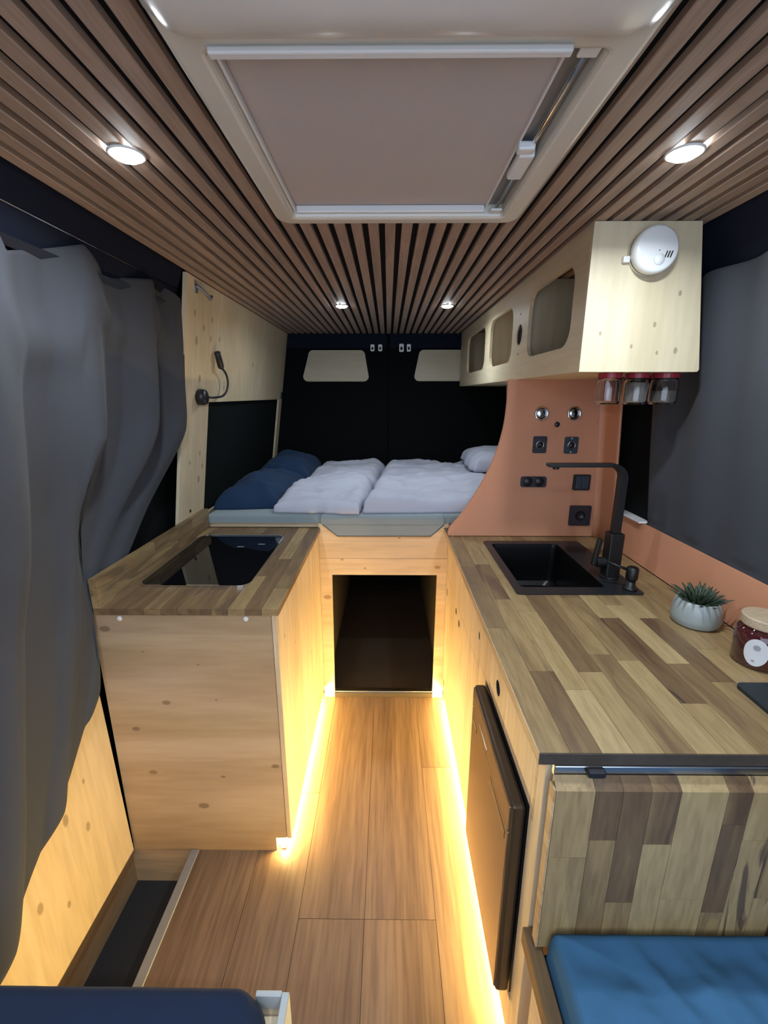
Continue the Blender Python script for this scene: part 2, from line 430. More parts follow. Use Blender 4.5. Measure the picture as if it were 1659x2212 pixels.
box('side_board', -0.838, -0.816, -0.3, 1.094, -0.14, 0.004, wood('plywood_dark_board', (0.34, 0.23, 0.12), (0.46, 0.33, 0.19), 'y', 6), well)  # darker wood tone on the side of the step well

# ------------------------------------------------------------------ setting: walls
def sheet(name, quad, thick, mat, parent=None):
    """flat quad (4 world points) given a thickness vector"""
    bm = bmesh.new()
    a = [bm.verts.new(Vector(p)) for p in quad]; b = [bm.verts.new(Vector(p) + Vector(thick)) for p in quad]
    bm.faces.new(a); bm.faces.new(b[::-1])
    for i in range(4): bm.faces.new((a[i], b[i], b[(i + 1) % 4], a[(i + 1) % 4]))
    bmesh.ops.recalc_face_normals(bm, faces=bm.faces[:])
    return link(name, bm, mat, parent)

# outer shell
shell_l = sheet('wall_left', [(-0.90, -0.6, -0.2), (-0.90, YB + .03, -0.2), (-0.80, YB + .03, ZC + 0.03), (-0.80, -0.6, ZC + 0.03)], (-0.03, 0, 0), 'blackcloth')
tag(shell_l, 'black lined left side of the van', 'wall', kind='structure')
shell_r = sheet('wall_right', [(0.96, -0.6, -0.2), (0.96, YB + .03, -0.2), (0.83, YB + .03, ZC + 0.03), (0.83, -0.6, ZC + 0.03)], (0.03, 0, 0), 'doormetal')
tag(shell_r, 'dark lined right side of the van', 'wall', kind='structure')
sheet('roof_rail', [(0.758, -0.6, ZC + 0.01), (0.758, YB, ZC + 0.01), (0.815, YB, 1.69), (0.815, -0.6, 1.69)], (0.02, 0, 0.01), 'navyband', shell_r)
sheet('roof_rail', [(-0.668, -0.6, ZC + 0.02), (-0.668, 1.60, ZC + 0.02), (-0.715, 1.60, 1.685), (-0.715, -0.6, 1.685)], (-0.02, 0, 0.0), 'navyband', shell_l)
sheet('roof_rail_lip', [(-0.700, -0.6, 1.685), (-0.700, 1.60, 1.685), (-0.715, 1.60, 1.67), (-0.715, -0.6, 1.67)], (-0.03, 0, 0.0), 'doormetal', shell_l)

# plywood lining at the bed with the black window let in (four boards round the opening)
lin = thing('wall_left_lining', (-0.75, 2.3, 0.85), 'pale plywood lining of the left wall above the bed', 'wall panel', kind='structure')
LK = [(0, -0.464, 0.829, .006), (0, -0.623, 0.829, .006), (0, -0.54, 0.79, .007), (0, -0.6, 0.74, .009), (0, -0.47, 0.76, .006), (0, -0.38, 0.768, .006), (0, -0.30, 0.60, .005), (0, -0.56, 0.61, .008), (0, -0.30, 0.58, .006), (0, -0.53, 0.325, .006), (0, -0.5, 0.27, .006), (0, -0.53, 0.22, .008), (0, -0.62, 0.30, .005), (0, 0.1, 0.70, .007)]
M['ply_wall'] = wood('plywood_wall', PALE_LO, PALE_HI, 'z', 3.0, knots=[(0.0, k[1], k[2], k[3] * 1.6) for k in LK], fine=0.15)
# knots are matched by y/z only, so flatten x by using a wide tolerance on that axis
for n_ in M['ply_wall'].node_tree.nodes:
    if n_.type == 'VECT_MATH' and n_.operation == 'MULTIPLY': n_.inputs[1].default_value = (0.0, 1.0, 0.7)
def wall_strip(y0, y1, z0, z1, th=0.012):
    sheet('board', [(xl(z0), y0, z0), (xl(z0), y1, z0), (xl(z1), y1, z1), (xl(z1), y0, z1)], (-th, 0, 0), 'ply_wall', lin)
WY0, WY1, WZ1 = 1.838, 3.035, 1.372
wall_strip(1.60, YB - 0.005, WZ1, ZC)
wall_strip(1.60, WY0, 0.905, WZ1); wall_strip(WY1, YB - 0.005, 0.905, WZ1)
sheet('lower_board', [(-0.792, 1.84, 0.0), (-0.792, YB - 0.005, 0.0), (-0.792, YB - 0.005, 0.904), (-0.792, 1.84, 0.904)], (-0.012, 0, 0), 'ply_wall', lin)
link('screw_hole', bm_lathe([(0.007, 0), (0.007, 0.002)], (xl(0.955) - 0.0005, 1.70, 0.955), 16, 'x'), 'hole', lin)
win = sheet('window_1', [(xl(0.905) - 0.02, WY0 - 0.02, 0.905), (xl(0.905) - 0.02, WY1 + 0.02, 0.905), (xl(WZ1) - 0.02, WY1 + 0.02, WZ1 + 0.01), (xl(WZ1) - 0.02, WY0 - 0.02, WZ1 + 0.01)], (-0.01, 0, 0), 'greenblack')
tag(win, 'blacked-out side window beside the bed pillows', 'window', kind='structure')
rl = thing('wall_right_lining', (0.8, 2.4, 0.85), 'pale plywood lining of the right wall behind the bed', 'wall panel', kind='structure')
sheet('board', [(xr(0.85), 1.78, 0.85), (xr(0.85), YB - .005, 0.85), (xr(1.79), YB - .005, 1.79), (xr(1.79), 1.78, 1.79)], (0.012, 0, 0), 'ply_z', rl)

# rear doors: two dark leaves with plywood window covers
def rear_door(idx, xa, xb, cov, latch_x, label, cl):
    d = box('door_%d' % idx, xa, xb, YB, YB + 0.03, 0.0, ZC + 0.03, 'blackcloth', bevel=0.004)
    tag(d, label, 'door', kind='structure')
    x0_, x1_, b0, b1, z0, z1 = cov
    r = 0.032
    outer = []
    for (cx, cy, a0) in ((x1_ - r, z1 - r, 0), (x0_ + r, z1 - r, 90), (b0 + r, z0 + r, 180), (b1 - r, z0 + r, 270)):
        for k in range(7):
            a = R(a0 + 15 * k); outer.append((cx + r * math.cos(a), cy + r * math.sin(a)))
    c = link('window_cover', bm_panel([outer], 'y', YB - 0.014, YB - 0.0005), M['ply_cover'], d); tag(c, cl)
    box('upper_band', xa + .01, xb - .01, YB - 0.006, YB - 0.0002, 1.70, ZC - 0.002, 'navyband', d)
    for lx, w, h in latch_x:
        link('latch', bm_panel([rrect(lx, 1.70, w, h, 0.006, 3), rrect(lx, 1.697, w * .45, h * .4, 0.003, 3)], 'y', YB - 0.02, YB - 0.0055), 'white_plastic', d)
    return d
M['ply_cover'] = wood('plywood_cover', (0.50, 0.43, 0.29), (0.60, 0.53, 0.37), 'x', 5.0, fine=0.1)
rear_door(1, -0.80, 0.0, (-0.529, -0.152, -0.569, -0.130, 1.488, 1.686), [(-0.103, 0.026, 0.042), (-0.052, 0.026, 0.042)], 'left rear door leaf lined in black with a plywood window cover', 'pale plywood cover over the left rear window')
db = box('door_backing', -0.96, 0.98, YB + 0.032, YB + 0.045, -0.03, ZC + 0.05, 'blackcloth', None); db.name = 'rear_light_stop'; tag(db, 'black backing sheet added behind the rear doors to keep light out', 'wall', kind='structure')  # added sheet, stops outside light leaking between the door leaves
rear_door(2, 0.002, 0.86, (0.203, 0.60, 0.176, 0.63, 1.490, 1.688), [(0.088, 0.030, 0.050), (0.136, 0.026, 0.046)], 'right rear door leaf lined in black with a plywood window cover', 'pale plywood cover over the right rear window')
hinge = box('strap_hook', -0.735, -0.712, YB - 0.05, YB - 0.02, 1.375, 1.42, 'black_plastic', bevel=0.004)
hinge.name = 'door_catch'; tag(hinge, 'small black door catch at the corner of left lining and rear door', 'catch')

# sliding door on the left: lower plywood skin in the entry
sd = thing('door_3', (-0.85, 0.5, 0.0), 'sliding side door with a plywood lower panel behind the curtain', 'door', kind='structure')
DK = [(0, .38, .36, .013), (0, .26, .24, .012), (0, .44, .27, .011), (0, .13, .20, .011), (0, .03, .14, .018), (0, .46, .40, .006), (0, .22, .33, .006), (0, -.02, .30, .012), (0, .33, .15, .008)]
M['ply_door'] = wood('plywood_door', (0.60, 0.44, 0.245), (0.76, 0.60, 0.39), 'z', 4.0, knots=DK, fine=0.2)
for n_ in M['ply_door'].node_tree.nodes:
    if n_.type == 'VECT_MATH' and n_.operation == 'MULTIPLY': n_.inputs[1].default_value = (0.0, 1.1, 0.6)
sheet('lower_panel', [(-0.802, -0.3, 0.008), (-0.802, 1.082, 0.008), (-0.825, 1.082, 0.82), (-0.825, -0.3, 0.82)], (-0.015, 0, 0), 'ply_door', sd)
sheet('upper_skin', [(-0.84, -0.3, 0.82), (-0.84, 1.60, 0.82), (-0.80, 1.60, 1.70), (-0.80, -0.3, 1.70)], (-0.01, 0, 0), 'blackcloth', sd)

# ------------------------------------------------------------------ butcher-block staves
def staves(parent, axis_long, rows, z0, z1, mat, tone_fn, plane='z', gap=0.00035):
    """rows: list of (a0,a1,[(b0,b1),...]); long axis given; plane: normal of the board"""
    for (a0, a1, segs) in rows:
        for (b0, b1) in segs:
            if plane == 'z': args = (a0 + gap, a1 - gap, b0 + gap, b1 - gap, z0, z1)
            elif plane == 'x': args = (z0, z1, b0 + gap, b1 - gap, a0 + gap, a1 - gap)
            else: args = (a0 + gap, a1 - gap, z0, z1, b0 + gap, b1 - gap)
            o = box('stave', *args, mat, parent)
            t, s = tone_fn((a0 + a1) / 2, (b0 + b1) / 2)
            o.color = (t, s, 0, 1)

def split(rng, b0, b1, lo, hi, phase=None):
    out = []; b = b0; first = True
    while b < b1 - 1e-6:
        L = rng.uniform(lo, hi)
        if first: L *= rng.uniform(0.35, 1.0); first = False
        e = b + L
        if b1 - e < lo * 0.35: e = b1
        out.append((b, min(e, b1))); b = e
    return out

# ------------------------------------------------------------------ left kitchen block
LX0, LX1, LY0, LY1 = -0.805, -0.300, 1.090, YBED - 0.003
cabL = thing('kitchen_cabinet', (-0.55, 1.45, 0.0), 'plywood hob cabinet on the left of the aisle', 'cabinet')
FK = [(-.185, -.36, .455, .011), (-.155, -.36, .30, .012), (-.015, -.36, .175, .016), (.055, -.36, .285, .007), (.215, -.36, .325, .011), (-.085, -.36, .545, .012), (.06, -.36, .555, .004), (-.13, -.36, .71, .004), (.02, -.36, .67, .004), (-.225, -.36, .78, .014)]
M['ply_front'] = wood('plywood_hob_front', (0.385, 0.262, 0.145), (0.54, 0.41, 0.275), 'x', 4.0, knots=[(k[0], k[1], k[2], k[3] * .8) for k in FK], fine=0.15, rough=0.40)
# front board with the toe-kick notch at its lower right
link('front_panel', bm_panel([[(LX0, -0.004), (-0.349, -0.004), (-0.349, 0.050), (LX1 - 0.016, 0.050), (LX1 - 0.016, ZT - 0.0185), (LX0, ZT - 0.0185)]], 'y', LY0, LY0 + 0.015), 'ply_front', cabL)
SK = [(.25, -.29, .72, .006), (.25, .10, .42, .006), (.25, -.16, .62, .005), (.25, -.28, .30, .005)]
M['ply_side'] = wood('plywood_hob_side', PLY_LO, PLY_HI, 'z', 5.0, knots=SK, fine=0.25)
box('side_panel', LX1 - 0.015, LX1, LY0 - 0.001, LY1, 0.050, ZT - 0.0185, 'ply_side', cabL, 0.0012, 1)
box('toe_kick', -0.352, -0.338, LY0 + 0.016, LY1, 0.0, 0.048, 'ply_y', cabL)
box('base_board', -0.79, LX1 - 0.016, LY0 + 0.016, LY1, 0.051, 0.066, 'ply_y', cabL)
box('wall_batten', LX0 + 0.001, LX0 + 0.012, LY0 + 0.016, LY1, 0.07, ZT - 0.02, 'ply_z', cabL)
for sx_ in (-0.73, -0.385):
    link('screw_cap', bm_lathe([(0.0001, -0.0016), (0.006, -0.0014), (0.008, 0)], (sx_, LY0 - 0.0002, 0.812), 20, 'y'), 'plainwhite', cabL, smooth=True)

wtL = thing('worktop', (-0.54, 1.45, ZT - 0.018), 'acacia butcher-block worktop around the black glass hob', 'worktop')
box('core', -0.785, -0.293, 1.078, LY1, ZT - 0.018, ZT - 0.004, 'aca_core', wtL)
rng = random.Random(11)
rowsL = []; a = -0.787
for i in range(11):
    w = 0.0451; rowsL.append((a, a + w, split(rng, 1.075, LY1, 0.20, 0.42))); a += w
def toneL(x, y):
    q = rng.random()
    return (0.44 + 0.22 * q if rng.random() < 0.85 else 0.24, 0.5 * rng.random())
staves(wtL, 'y', rowsL, ZT - 0.0185, ZT, 'aca_y', toneL)
box('upstand_core', -0.787, -0.776, 1.078, LY1, ZT, ZT + 0.082, 'aca_core', wtL)
rowsU = [(ZT, ZT + 0.042, split(rng, 1.075, LY1, 0.25, 0.5)), (ZT + 0.042, ZT + 0.084, split(rng, 1.075, LY1, 0.25, 0.5))]
staves(wtL, 'y', rowsU, -0.787, -0.768, 'aca_y', lambda x, y: (0.30 + 0.22 * rng.random(), 0.5 * rng.random()), plane='x')

hob = thing('hob', (-0.58, 1.46, ZT), 'black glass hob with thin steel rim set in left worktop', 'hob')
hc = (-0.580, 1.459)
link('steel_rim', bm_panel([rrect(*hc, 0.336, 0.492, 0.034), rrect(*hc, 0.326, 0.482, 0.030)], 'z', ZT + 0.0003, ZT + 0.0065), 'chrome', hob)
link('glass_top', bm_panel([rrect(*hc, 0.3255, 0.4815, 0.030)], 'z', ZT + 0.0003, ZT + 0.0058), 'hobglass', hob)
for dx, dy in ((0.02, 0.10), (0.09, 0.13)):
    box('touch_mark', hc[0] + dx, hc[0] + dx + 0.025, hc[1] + dy, hc[1] + dy + 0.006, ZT + 0.0058, ZT + 0.0061, 'print', hob)

# ------------------------------------------------------------------ right kitchen block
FYB_IN = 1.04
RX0, RX1, RY0, RY1 = 0.262, 0.845, 0.602, 1.716
cabR = thing('kitchen_cabinet', (0.55, 1.2, 0.0), 'long plywood sink cabinet on the right with finger holes and fridge', 'cabinet')
CK = [(-.29, .25, .62, .005), (-.29, .10, .42, .004), (-.29, .36, .36, .005), (-.29, .45, .52, .004), (-.29, -.02, .12, .006), (-.29, .33, .2, .005), (-.29, .05, .62, .004), (-.29, -.35, .70, .005)]
M['ply_sinkcab'] = wood('plywood_sink_cabinet', PLY_LO, PLY_HI, 'z', 5.0, knots=CK, fine=0.25)
def front(name, y0, y1, z0, z1, holes=(), mat='ply_sinkcab'):
    loops = [[(y0, z0), (y1, z0), (y1, z1), (y0, z1)]]
    for (cy, cz, rw, rh) in holes:
        loops.append([(cy + rw * math.cos(2 * math.pi * k / 20), cz + rh * math.sin(2 * math.pi * k / 20)) for k in range(20)])
    o = link(name, bm_panel(loops, 'x', RX0, RX0 + 0.014), mat, cabR)
    for (cy, cz, rw, rh) in holes:      # black cup in each finger hole, colouring in the shade inside
        bm = bmesh.new(); ra, rb, rc = [], [], []
        for k in range(20):
            a = 2 * math.pi * k / 20; c_, s_ = math.cos(a), math.sin(a)
            ra.append(bm.verts.new((RX0 + 0.0012, cy + rw * .985 * c_, cz + rh * .985 * s_)))
            rb.append(bm.verts.new((RX0 + 0.0128, cy + rw * .93 * c_, cz + rh * .93 * s_)))
        for k in range(20): bm.faces.new((ra[k], ra[(k + 1) % 20], rb[(k + 1) % 20], rb[k]))
        bm.faces.new(rb)
        link('finger_hole', bm, 'hole', o)
    return o
g = 0.0012
front('door', 1.125 + g, RY1 + 0.115, 0.050, 0.640 - g, [(1.55, 0.600, 0.014, 0.014), (1.475, 0.588, 0.014, 0.014), (1.805, 0.560, 0.012, 0.022), (1.80, 0.105, 0.010, 0.020)])
front('drawer_front', 1.125 + g, RY1 + 0.115, 0.640 + g, ZT - 0.0205, [(1.80, 0.80, 0.010, 0.014), (1.14, 0.735, 0.008, 0.014)])
front('drawer_front', RY0 + 0.052, 1.125 - g, 0.668 + g, ZT - 0.0205, [(0.915, 0.728, 0.019, 0.019)])
front('stile', 1.035, 1.125 - g, 0.050, 0.668 - g)
front('plinth_board', RY0 + 0.052, 1.035 - g, 0.050, 0.148)
box('corner_post', RX0 - 0.001, RX0 + 0.03, RY0, RY0 + 0.05, 0.0, ZT - 0.0205, 'ply_z', cabR, 0.001, 1)
box('post_edge', RX0 - 0.0015, RX0 + 0.010, RY0 + 0.030, RY0 + 0.0385, 0.66, ZT - 0.021, 'ply_edge', cabR)
box('end_panel', RX0 + 0.031, RX1, RY0, RY0 + 0.015, 0.0, ZT - 0.0205, 'ply_x', cabR)
box('toe_kick', RX0 + 0.030, RX0 + 0.044, RY0 + 0.051, YBED - 0.002, 0.0, 0.048, 'ply_y', cabR)
box('dark_backing', RX0 + 0.018, RX0 + 0.026, FYB_IN, YBED - 0.006, 0.052, 0.664, 'hole', cabR)  # near-black sheets stand in for the shade inside the cabinet behind the holes
box('dark_backing', RX0 + 0.018, RX0 + 0.026, RY0 + 0.055, RY1, 0.670, ZT - 0.022, 'hole', cabR)

wtR = thing('worktop', (0.55, 1.15, ZT - 0.02), 'long acacia butcher-block worktop around the black sink', 'worktop')
SX0, SX1, SY0, SY1 = 0.393, 0.643, 1.215, 1.612     # bowl opening
rng = random.Random(23)
WX0, WX1 = 0.243, 0.843
RW = 0.05
feat = [ # x, y, tone, streak : staves read off the photograph
    (0.268, 1.10, .55, .3), (0.268, .80, .30, .2), (0.268, .65, .62, .2), (0.268, 1.45, .45, .2),
    (0.318, 1.00, .30, .3), (0.318, .82, .78, .9), (0.318, .63, .60, .2), (0.318, 1.25, .62, .5), (0.318, 1.5, .15, .2),
    (0.368, 1.08, .60, .6), (0.368, .86, .12, .0), (0.368, .66, .10, .1), (0.368, 1.3, .2, .2),
    (0.418, .92, .56, .2), (0.418, .70, .15, .1), (0.418, .62, .62, .3), (0.418, 1.12, .2, .1),
    (0.468, 1.08, .30, .2), (0.468, .80, .14, .1), (0.468, .66, .55, .2),
    (0.518, 1.10, .52, .2), (0.518, .90, .16, .0), (0.518, .70, .10, .0),
    (0.568, 1.05, .14, .0), (0.568, .85, .62, .9), (0.568, .65, .18, .1),
    (0.618, 1.10, .40, .2), (0.618, .88, .15, .0), (0.618, .68, .46, .2),
    (0.668, 1.05, .14, .0), (0.668, .88, .70, .5), (0.668, .68, .40, .1),
    (0.718, 1.05, .30, .1), (0.718, .80, .18, .0), (0.718, 1.4, .3, .0), (0.768, 1.1, .36, .1), (0.768, .8, .2, .0), (0.818, 1.0, .25, .1), (0.818, 1.4, .3, .2)]
def toneR(x, y):
    d, t, s = min(((x - f[0]) ** 2 * 9 + (y - f[1]) ** 2, f[2], f[3]) for f in feat)
    return (t * 0.88 + rng.uniform(-.06, .06), s)
rowsR = []
for i in range(12):
    a0 = WX0 + i * RW; a1 = a0 + RW; xm = (a0 + a1) / 2
    segs = split(rng, 0.590, RY1 - 0.002, 0.24, 0.42)
    if SX0 - 0.01 < xm < SX1 + 0.005:
        cut = []
        for (b0, b1) in segs:
            if b0 < SY0: cut.append((b0, min(b1, SY0)))
            if b1 > SY1: cut.append((max(b0, SY1), b1))
        segs = [c for c in cut if c[1] - c[0] > 0.004]
    rowsR.append((a0, a1, segs))
staves(wtR, 'y', rowsR, ZT - 0.020, ZT, 'aca_y', toneR)
link('core', bm_panel([[(WX0 + .003, .593), (WX1, .593), (WX1, RY1 - .004), (WX0 + .003, RY1 - .004)], [(SX0, SY0), (SX0, SY1), (SX1, SY1), (SX1, SY0)]], 'z', ZT - 0.0195, ZT - 0.005), 'aca_core', wtR)
box('front_lip', WX0 - 0.0015, WX0 + 0.0005, 0.590, RY1 + 0.11, ZT - 0.0205, ZT - 0.0005, 'ply_edge', wtR)
box('end_lip', WX0, WX1, 0.5875, 0.5898, ZT - 0.0205, ZT - 0.0005, plain('dark_oiled_edge', (0.055, 0.042, 0.032), 0.5, nscale=40, namp=0.5), wtR)
box('rear_strip', WX0, 0.262, RY1, YBED - 0.004, ZT - 0.020, ZT, 'aca_y', wtR)

# sink
sink = thing('sink', (0.52, 1.41, ZT), 'square black sink set in the right worktop', 'sink')
link('flange', bm_panel([rrect(0.5525, 1.408, 0.365, 0.476, 0.012, 4), rrect((SX0 + SX1) / 2, (SY0 + SY1) / 2, SX1 - SX0 - .002, SY1 - SY0 - .002, 0.014, 4)], 'z', ZT + 0.0002, ZT + 0.0040), 'sinkrim', sink)
def bowl():
    bm = bmesh.new(); cx, cy = (SX0 + SX1) / 2, (SY0 + SY1) / 2; rings = []
    prof = [(0.001, 0.003, 0.014), (0.002, -0.01, 0.016), (0.006, -0.145, 0.022), (0.016, -0.16, 0.03), (0.10, -0.163, 0.02)]
    for ins, dz, r in prof:
        rings.append([bm.verts.new((x, y, ZT + dz)) for x, y in rrect(cx, cy, SX1 - SX0 - 2 * ins, SY1 - SY0 - 2 * ins, r, 4)])
    for a, b in zip(rings, rings[1:]):
        for k in range(len(a)): bm.faces.new((a[k], a[(k + 1) % len(a)], b[(k + 1) % len(a)], b[k]))
    bm.faces.new(rings[-1])
    return bm
link('bowl', bowl(), 'sinkblack', sink)
link('drain', bm_lathe([(0.0001, 0.004), (0.03, 0.004), (0.038, 0.002), (0.04, 0)], ((SX0 + SX1) / 2, (SY0 + SY1) / 2, ZT - 0.163), 24), 'sinkrim', sink, smooth=True)

# tap
FX, FY = 0.688, 1.29
tap = thing('tap', (FX, FY, ZT + 0.004), 'matt black square mixer tap beside the sink', 'tap')
link('base_plate', bm_lathe([(0.027, 0), (0.027, 0.006), (0.024, 0.008)], (FX, FY, ZT + 0.0042), 24), 'black_metal', tap)
box('body', FX - 0.021, FX + 0.021, FY - 0.021, FY + 0.021, ZT + 0.010, ZT + 0.150, 'black_metal', tap, 0.004)
pts = [(FX, FY, ZT + 0.15), (FX, FY, ZT + 0.315)]
for k in range(1, 9):
    a = R(90 * k / 8); pts.append((FX - 0.04 * (1 - math.cos(a)), FY, ZT + 0.315 + 0.04 * math.sin(a)))
pts += [(FX - 0.222, FY, ZT + 0.355)]
def spout_bm():
    bm = bmesh.new(); rings = []
    P3 = [Vector(p) for p in pts]
    for i, p in enumerate(P3):
        t = (P3[min(i + 1, len(P3) - 1)] - P3[max(i - 1, 0)]).normalized(); u = Vector((0, 1, 0)); w = t.cross(u)
        f = min(1, max(0, (i - 1) / 8)); hw = 0.013 + 0.003 * f; hh = 0.011 - 0.006 * f
        rings.append([bm.verts.new(p + u * a * hw + w * b * hh) for a, b in ((1, 1), (-1, 1), (-1, -1), (1, -1))])
    for a, b in zip(rings, rings[1:]):
        for k in range(4): bm.faces.new((a[k], a[(k + 1) % 4], b[(k + 1) % 4], b[k]))
    bm.faces.new(rings[0]); bm.faces.new(rings[-1]); bmesh.ops.recalc_face_normals(bm, faces=bm.faces[:])
    bmesh.ops.bevel(bm, geom=[e for e in bm.edges], offset=0.0012, segments=1, affect='EDGES')
    return bm
spout = link('spout', spout_bm(), 'black_metal', tap)
link('aerator', bm_lathe([(0.009, 0), (0.009, 0.008)], (FX - 0.198, FY, ZT + 0.343), 16), 'black_metal', spout)
link('lever_stem', bm_lathe([(0.014, -0.046), (0.016, -0.044), (0.016, -0.020), (0.012, -0.018)], (FX, FY, ZT + 0.055), 18, 'x'), 'black_metal', tap)
bm = bm_box(-0.007, 0.007, -0.008, 0.008, 0, 0.085, 0.003)
bmesh.ops.rotate(bm, verts=bm.verts[:], cent=(0, 0, 0), matrix=Matrix.Rotation(R(8), 3, 'Y'))
bmesh.ops.translate(bm, verts=bm.verts[:], vec=(FX - 0.054, FY, ZT + 0.045))
link('lever', bm, 'black_metal', tap)

# soap pump
PX, PY = 0.708, 1.205
pump = thing('soap_dispenser', (PX, PY, ZT + 0.004), 'short black soap pump at the sink corner by the wall', 'soap dispenser')
link('collar', bm_lathe([(0.020, 0), (0.020, 0.005), (0.013, 0.008), (0.012, 0.03)], (PX, PY, ZT + 0.0042), 20), 'black_metal', pump, smooth=True)
link('pump_head', bm_lathe([(0.015, 0.030), (0.0165, 0.034), (0.0165, 0.064), (0.013, 0.068), (0.0001, 0.069)], (PX, PY, ZT + 0.0042), 20), 'black_metal', pump, smooth=True)
link('nozzle', bm_tube([(PX - 0.010, PY + .003, ZT + 0.062), (PX - 0.035, PY + 0.012, ZT + 0.070), (PX - 0.065, PY + 0.024, ZT + 0.080)], [0.0045, 0.004, 0.0035], 8), 'black_metal', pump, smooth=True)

# fridge
FZ0, FZ1, FYA, FYB, FXF = 0.172, 0.657, 0.662, 1.03, 0.230
fr = thing('fridge', (0.3, 0.85, FZ0), 'bronze-fronted compact fridge built into the right cabinet', 'fridge')
box('body', 0.2625, 0.70, FYA + 0.004, FYB - 0.004, 0.155, 0.664, 'black_plastic', fr)
box('door_frame', FXF + 0.002, 0.261, FYA, FYB, FZ0 - 0.012, FZ1, 'fridge_frame', fr, 0.008, 3)
box('door_panel', FXF - 0.0005, FXF + 0.004, FYA + 0.006, FYB - 0.006, FZ0 - 0.004, FZ1 - 0.066, 'fridge', fr, 0.001, 1)
box('control_band', FXF - 0.001, FXF + 0.004, FYA + 0.006, FYB - 0.006, FZ1 - 0.062, FZ1 - 0.006, 'fridge', fr, 0.001, 1)
box('handle_recess', FXF - 0.0012, FXF + 0.001, FYA + 0.020, FYA + 0.15, FZ1 - 0.098, FZ1 - 0.080, 'fridge_frame', fr)
box('badge', FXF - 0.0018, FXF + 0.001, FYA + 0.19, FYA + 0.28, FZ1 - 0.056, FZ1 - 0.048, 'chrome', fr)
box('vent_slot', FXF - 0.0014, FXF + 0.001, FYA + 0.30, FYA + 0.345, FZ1 - 0.10, FZ1 - 0.085, 'fridge_frame', fr)

# fold-down table on the end of the worktop
tb = thing('folding_table', (0.57, 0.575, 0.45), 'folded acacia table board hanging below the right worktop', 'table')
rng = random.Random(5)
rowsT = []; a = 0.266
wd = [0.062, 0.044, 0.045, 0.046, 0.074, 0.038, 0.045, 0.060, 0.045, 0.045, 0.045, 0.045]
for w in wd:
    if a > 0.83: break
    rowsT.append((a, min(a + w, 0.842), split(rng, 0.457, 0.812, 0.16, 0.30))); a += w
featT = [(0.30, .64, .10, .2), (0.35, .70, .62, .2), (0.35, .52, .3, .3), (0.39, .70, .60, .2), (0.39, .5, .18, .2), (0.44, .64, .5, .5), (0.44, .52, .12, .2), (.50, .62, .10, .0), (.56, .66, .55, .3), (.56, .5, .14, .3), (.60, .62, .12, .8), (.65, .6, .2, .9), (.7, .6, .15, .5)]
def toneT(x, z):
    d, t, s = min(((x - f[0]) ** 2 * 9 + (z - f[1]) ** 2, f[2], f[3]) for f in featT)
    return (t + rng.uniform(-.04, .04), s)
for (a0, a1, segs) in rowsT:
    for (b0, b1) in segs:
        bm = bm_box(a0 + .0003, a1 - .0003, 0.566, 0.584, b0 + .0003, b1 - .0003)
        if b1 > 0.81:      # bevelled top edge
            for v in bm.verts:
                if v.co.z > 0.81 and v.co.y < 0.57: v.co.z -= 0.014
        o = link('stave', bm, 'aca_z', tb); t, s = toneT((a0 + a1) / 2, (b0 + b1) / 2); o.color = (t, s, 0, 1)
box('edge_strip', 0.2622, 0.2655, 0.566, 0.584, 0.457, 0.800, 'ply_edge', tb)
box('hinge_rail', 0.268, 0.842, 0.5855, 0.6005, 0.806, 0.8265, 'alu', tb, 0.002)
box('latch', 0.318, 0.346, 0.574, 0.586, 0.813, 0.8265, 'black_plastic', tb, 0.003)

# right bench and cushion
bR = thing('bench', (0.55, 0.3, 0.0), 'plywood bench box in the right foreground under the blue cushion', 'bench')
box('side_panel', 0.262, 0.275, -0.15, 0.560, 0.0, 0.415, 'ply_y', bR, 0.001, 1)
box('rear_panel', 0.2755, 0.84, 0.548, 0.560, 0.0, 0.415, 'ply_x', bR)
rngb = random.Random(8)
o = box('edge_rail', 0.250, 0.276, -0.15, 0.601, 0.4155, 0.452, 'aca_y', bR, 0.002, 1); o.color = (0.58, 0.4, 0, 1)
box('seat_board', 0.277, 0.84, -0.15, 0.560, 0.4155, 0.428, 'ply_x', bR)
link('knot_hole', bm_lathe([(0.010, 0), (0.010, 0.001)], (0.2612, 0.655, 0.10), 16, 'x'), 'hole', bR) if False else None

